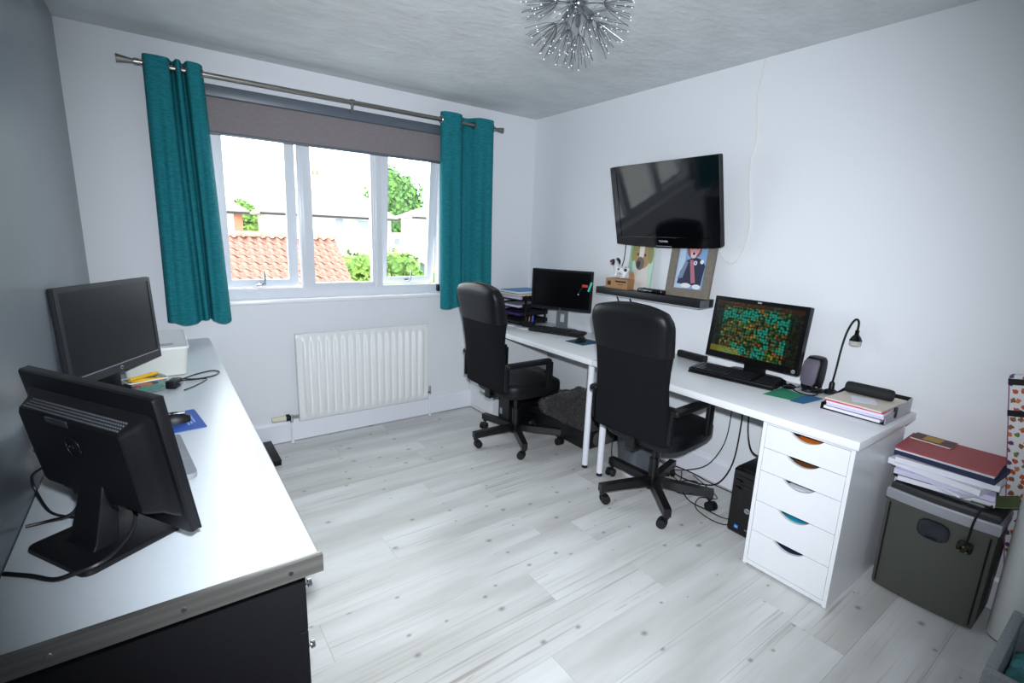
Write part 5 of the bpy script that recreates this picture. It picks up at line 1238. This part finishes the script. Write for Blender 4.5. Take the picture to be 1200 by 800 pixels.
def paper_heap():
    rnd = random.Random(6); z = .5145
    rows = [(paper, .020, .20, .30, 2.905, .42, 9, 'lowest white paper sheaf on the shredder top'), (paper, .012, .12, .32, 2.882, .463, -27, 'white paper sheet turned askew and poking out over the shredder front edge'),
            (paper_l, .022, .23, .31, 2.897, .425, 7, 'lilac paper sheaf in the heap on the shredder'), (paper, .026, .225, .31, 2.888, .43, -9, 'white paper sheaf in the middle of the shredder heap'),
            (paper, .024, .23, .32, 2.893, .42, 5, 'white booklet sheaf below the navy folder on the shredder'), (navy_p, .020, .225, .32, 2.902, .42, -3, 'navy blue folder beneath the red one on the shredder'), (paper, .020, .22, .31, 2.905, .43, 1, 'thin white sheaf between the navy and red folders'),
            (red_p, .008, .262, .312, 2.892, .425, 2, 'dull red folder topmost on the heap on the shredder')]
    for m, th, d, w, x, y, a, lab in rows:
        n = 'folder' if 'folder' in lab.split(' beneath')[0].split(' below')[0].split(' between')[0] else 'paper_stack'
        o = obj(n, MB().box((0, 0, th/2), (d, w, th-.0005)), m, smooth=False); o.location = (x, y, z); o.rotation_euler = (0, 0, math.radians(a)); z += th
        tag(o, lab, 'folder' if n == 'folder' else 'papers', 'papers heaped on the shredder')
    t = thing('booklet', 'small brown and gold booklet lying on the dull red folder', 'booklet', (2.967, .502, z), 88)
    obj('pages', MB().b2(-.068, .068, -.045, .045, .0003, .006), cream_p, t, smooth=False)
    obj('cover', MB().b2(-.07, .07, -.047, .047, .006, .0075), brown_p, t, smooth=False)
    obj('gold_panel', MB().b2(-.03, .03, -.034, .034, .0075, .008), gold_p, t, smooth=False)
    t = thing('green_booklet', 'olive green booklet bent over the shredder top at its right end', 'booklet', (2.885, .252, .5144), 20)
    rg = [[(x, .09-.15*u, .001+.055*max(0, u-.35)**1.5+dz) for x, dz in ((-.05, 0), (.06, 0), (.06, .004), (-.05, .004))] for u in [i/8 for i in range(9)]]
    obj('cover', MB().loft(rg), green_p, t, ang=50)
paper_heap()
def paper_roll():
    t = thing('paper_roll', 'tall white cylindrical roll standing on the floor beside the shredder', 'roll', (2.868, .135, 0))
    n = 32; r = .062
    m = MB().loft([[(r*math.cos(2*PI*i/n), r*math.sin(2*PI*i/n), z) for i in range(n)] for z in (.006, .62)]+[[((r-.012)*math.cos(2*PI*i/n), (r-.012)*math.sin(2*PI*i/n), z) for i in range(n)] for z in (.62, .01)])
    obj('roll_tube', m, roll_m, t)
    obj('bottom_cap', MB().lathe([(.001, .001), (r-.003, .001), (r-.003, .007), (.001, .007)], n=32), black_pl, t)
paper_roll()
def patterned_box():
    t = thing('patterned_case', 'tall white box printed with small orange and brown motifs, black straps, by the wall', 'box', (3.006, .0, .056))
    t.rotation_euler = (math.radians(-9), 0, 0); w, d, h = .35, .05, .99
    m = bpy.data.materials.new('motif_print'); m.use_nodes = True; nt = m.node_tree; b = nt.nodes['Principled BSDF']; N = nt.nodes.new; L = nt.links
    tc = N('ShaderNodeTexCoord'); sx = N('ShaderNodeSeparateXYZ'); L.new(tc.outputs['Object'], sx.inputs[0]); cb = N('ShaderNodeCombineXYZ'); L.new(sx.outputs['Y'], cb.inputs['X']); L.new(sx.outputs['Z'], cb.inputs['Y'])
    mp = N('ShaderNodeMapping'); mp.inputs['Scale'].default_value = (40, 34, 1); L.new(cb.outputs[0], mp.inputs['Vector'])
    v = N('ShaderNodeTexVoronoi'); v.voronoi_dimensions = '2D'; v.inputs['Scale'].default_value = 1; L.new(mp.outputs[0], v.inputs['Vector'])
    nz = N('ShaderNodeTexNoise'); nz.inputs['Scale'].default_value = 3.2; L.new(mp.outputs[0], nz.inputs['Vector'])
    ad = N('ShaderNodeMath'); ad.operation = 'MULTIPLY_ADD'; ad.inputs[1].default_value = .55; L.new(nz.outputs['Fac'], ad.inputs[0]); L.new(v.outputs['Distance'], ad.inputs[2])
    lt = N('ShaderNodeMath'); lt.operation = 'LESS_THAN'; lt.inputs[1].default_value = .60; L.new(ad.outputs[0], lt.inputs[0])
    s = N('ShaderNodeSeparateColor'); L.new(v.outputs['Color'], s.inputs[0]); r = N('ShaderNodeValToRGB'); r.color_ramp.interpolation = 'CONSTANT'
    e = r.color_ramp.elements; e[0].color = lin('b8562e'); e[1].position = .35; e[1].color = lin('8a5a3a')
    for p, c in ((.6, '5a3f6a'), (.75, 'c9783a'), (.9, '6a7a3a')): q = e.new(p); q.color = lin(c)
    L.new(s.outputs[0], r.inputs['Fac']); mx = N('ShaderNodeMix'); mx.data_type = 'RGBA'; L.new(lt.outputs[0], mx.inputs['Factor']); mx.inputs['A'].default_value = lin('e2e0e2'); L.new(r.outputs['Color'], mx.inputs['B'])
    L.new(mx.outputs['Result'], b.inputs['Base Color']); b.inputs['Roughness'].default_value = .5
    obj('case_body', MB().box((0, 0, h/2), (d, w, h), .004), m, t)
    for z in (.86, .985): obj('strap', MB().ring(-d/2-.002, d/2+.002, -w/2-.002, w/2+.002, .0024, -.012, .012, M=T(0, 0, z-.02) @ RX(90)), black_pl, t, smooth=False)
    obj('edge_trim', MB().b2(-d/2-.0012, -d/2+.001, w/2-.002, w/2+.001, .01, h-.01), mat('mauve_edge', '8a4a78', .5), t, smooth=False)
patterned_box()
def felt_box():
    x0, x1, y0, y1, h = 2.05, 2.45, -.32, .112, .35
    t = thing('felt_storage_box', 'open grey felt storage box at the bottom right corner of the view', 'box', ((x0+x1)/2, (y0+y1)/2, 0)); a = (x1-x0)/2; b = (y1-y0)/2; s = .026
    for nm, q in (('side_wall', (-a, -a+s, -b, b, .002, h)), ('side_wall', (a-s, a, -b, b, .002, h)), ('end_wall', (-a+s, a-s, -b, -b+s, .002, h)), ('end_wall', (-a+s, a-s, b-s, b, .002, h)), ('base', (-a+s, a-s, -b+s, b-s, .002, .02))):
        obj(nm, MB().b2(*q, .004), grey_felt, t)
    c = thing('teal_blanket', 'crumpled teal blanket inside the grey felt storage box', 'blanket', ((x0+x1)/2, (y0+y1)/2, .022))
    N = 36; a -= s+.004; b -= s+.004; g = []
    def hz(u, v):
        x, y = -a+2*a*u, -b+2*b*v; e = min(u, 1-u, v, 1-v)
        return (x, y, .20+.05*min(1, e*6)+.05*noise.noise(Vector((x*11, y*11, 2)))+.03*abs(noise.noise(Vector((x*24, y*20, 5)))))
    vs = [hz(i/N, j/N) for j in range(N+1) for i in range(N+1)]; fs = [(j*(N+1)+i, j*(N+1)+i+1, (j+1)*(N+1)+i+1, (j+1)*(N+1)+i) for j in range(N) for i in range(N)]
    o = len(vs); rim = [i for i in range(N+1)]+[(j+1)*(N+1)+N for j in range(N)]+[N*(N+1)+N-1-i for i in range(N)]+[(N-1-j)*(N+1) for j in range(N-1)]
    vs += [(vs[i][0], vs[i][1], 0.0) for i in rim]; n = len(rim)
    fs += [(rim[(k+1) % n], rim[k], o+k, o+(k+1) % n) for k in range(n)]+[tuple(o+k for k in range(n))[::-1]]
    obj('cloth_heap', MB().add(vs, fs), teal_cloth, c, ang=80)
felt_box()
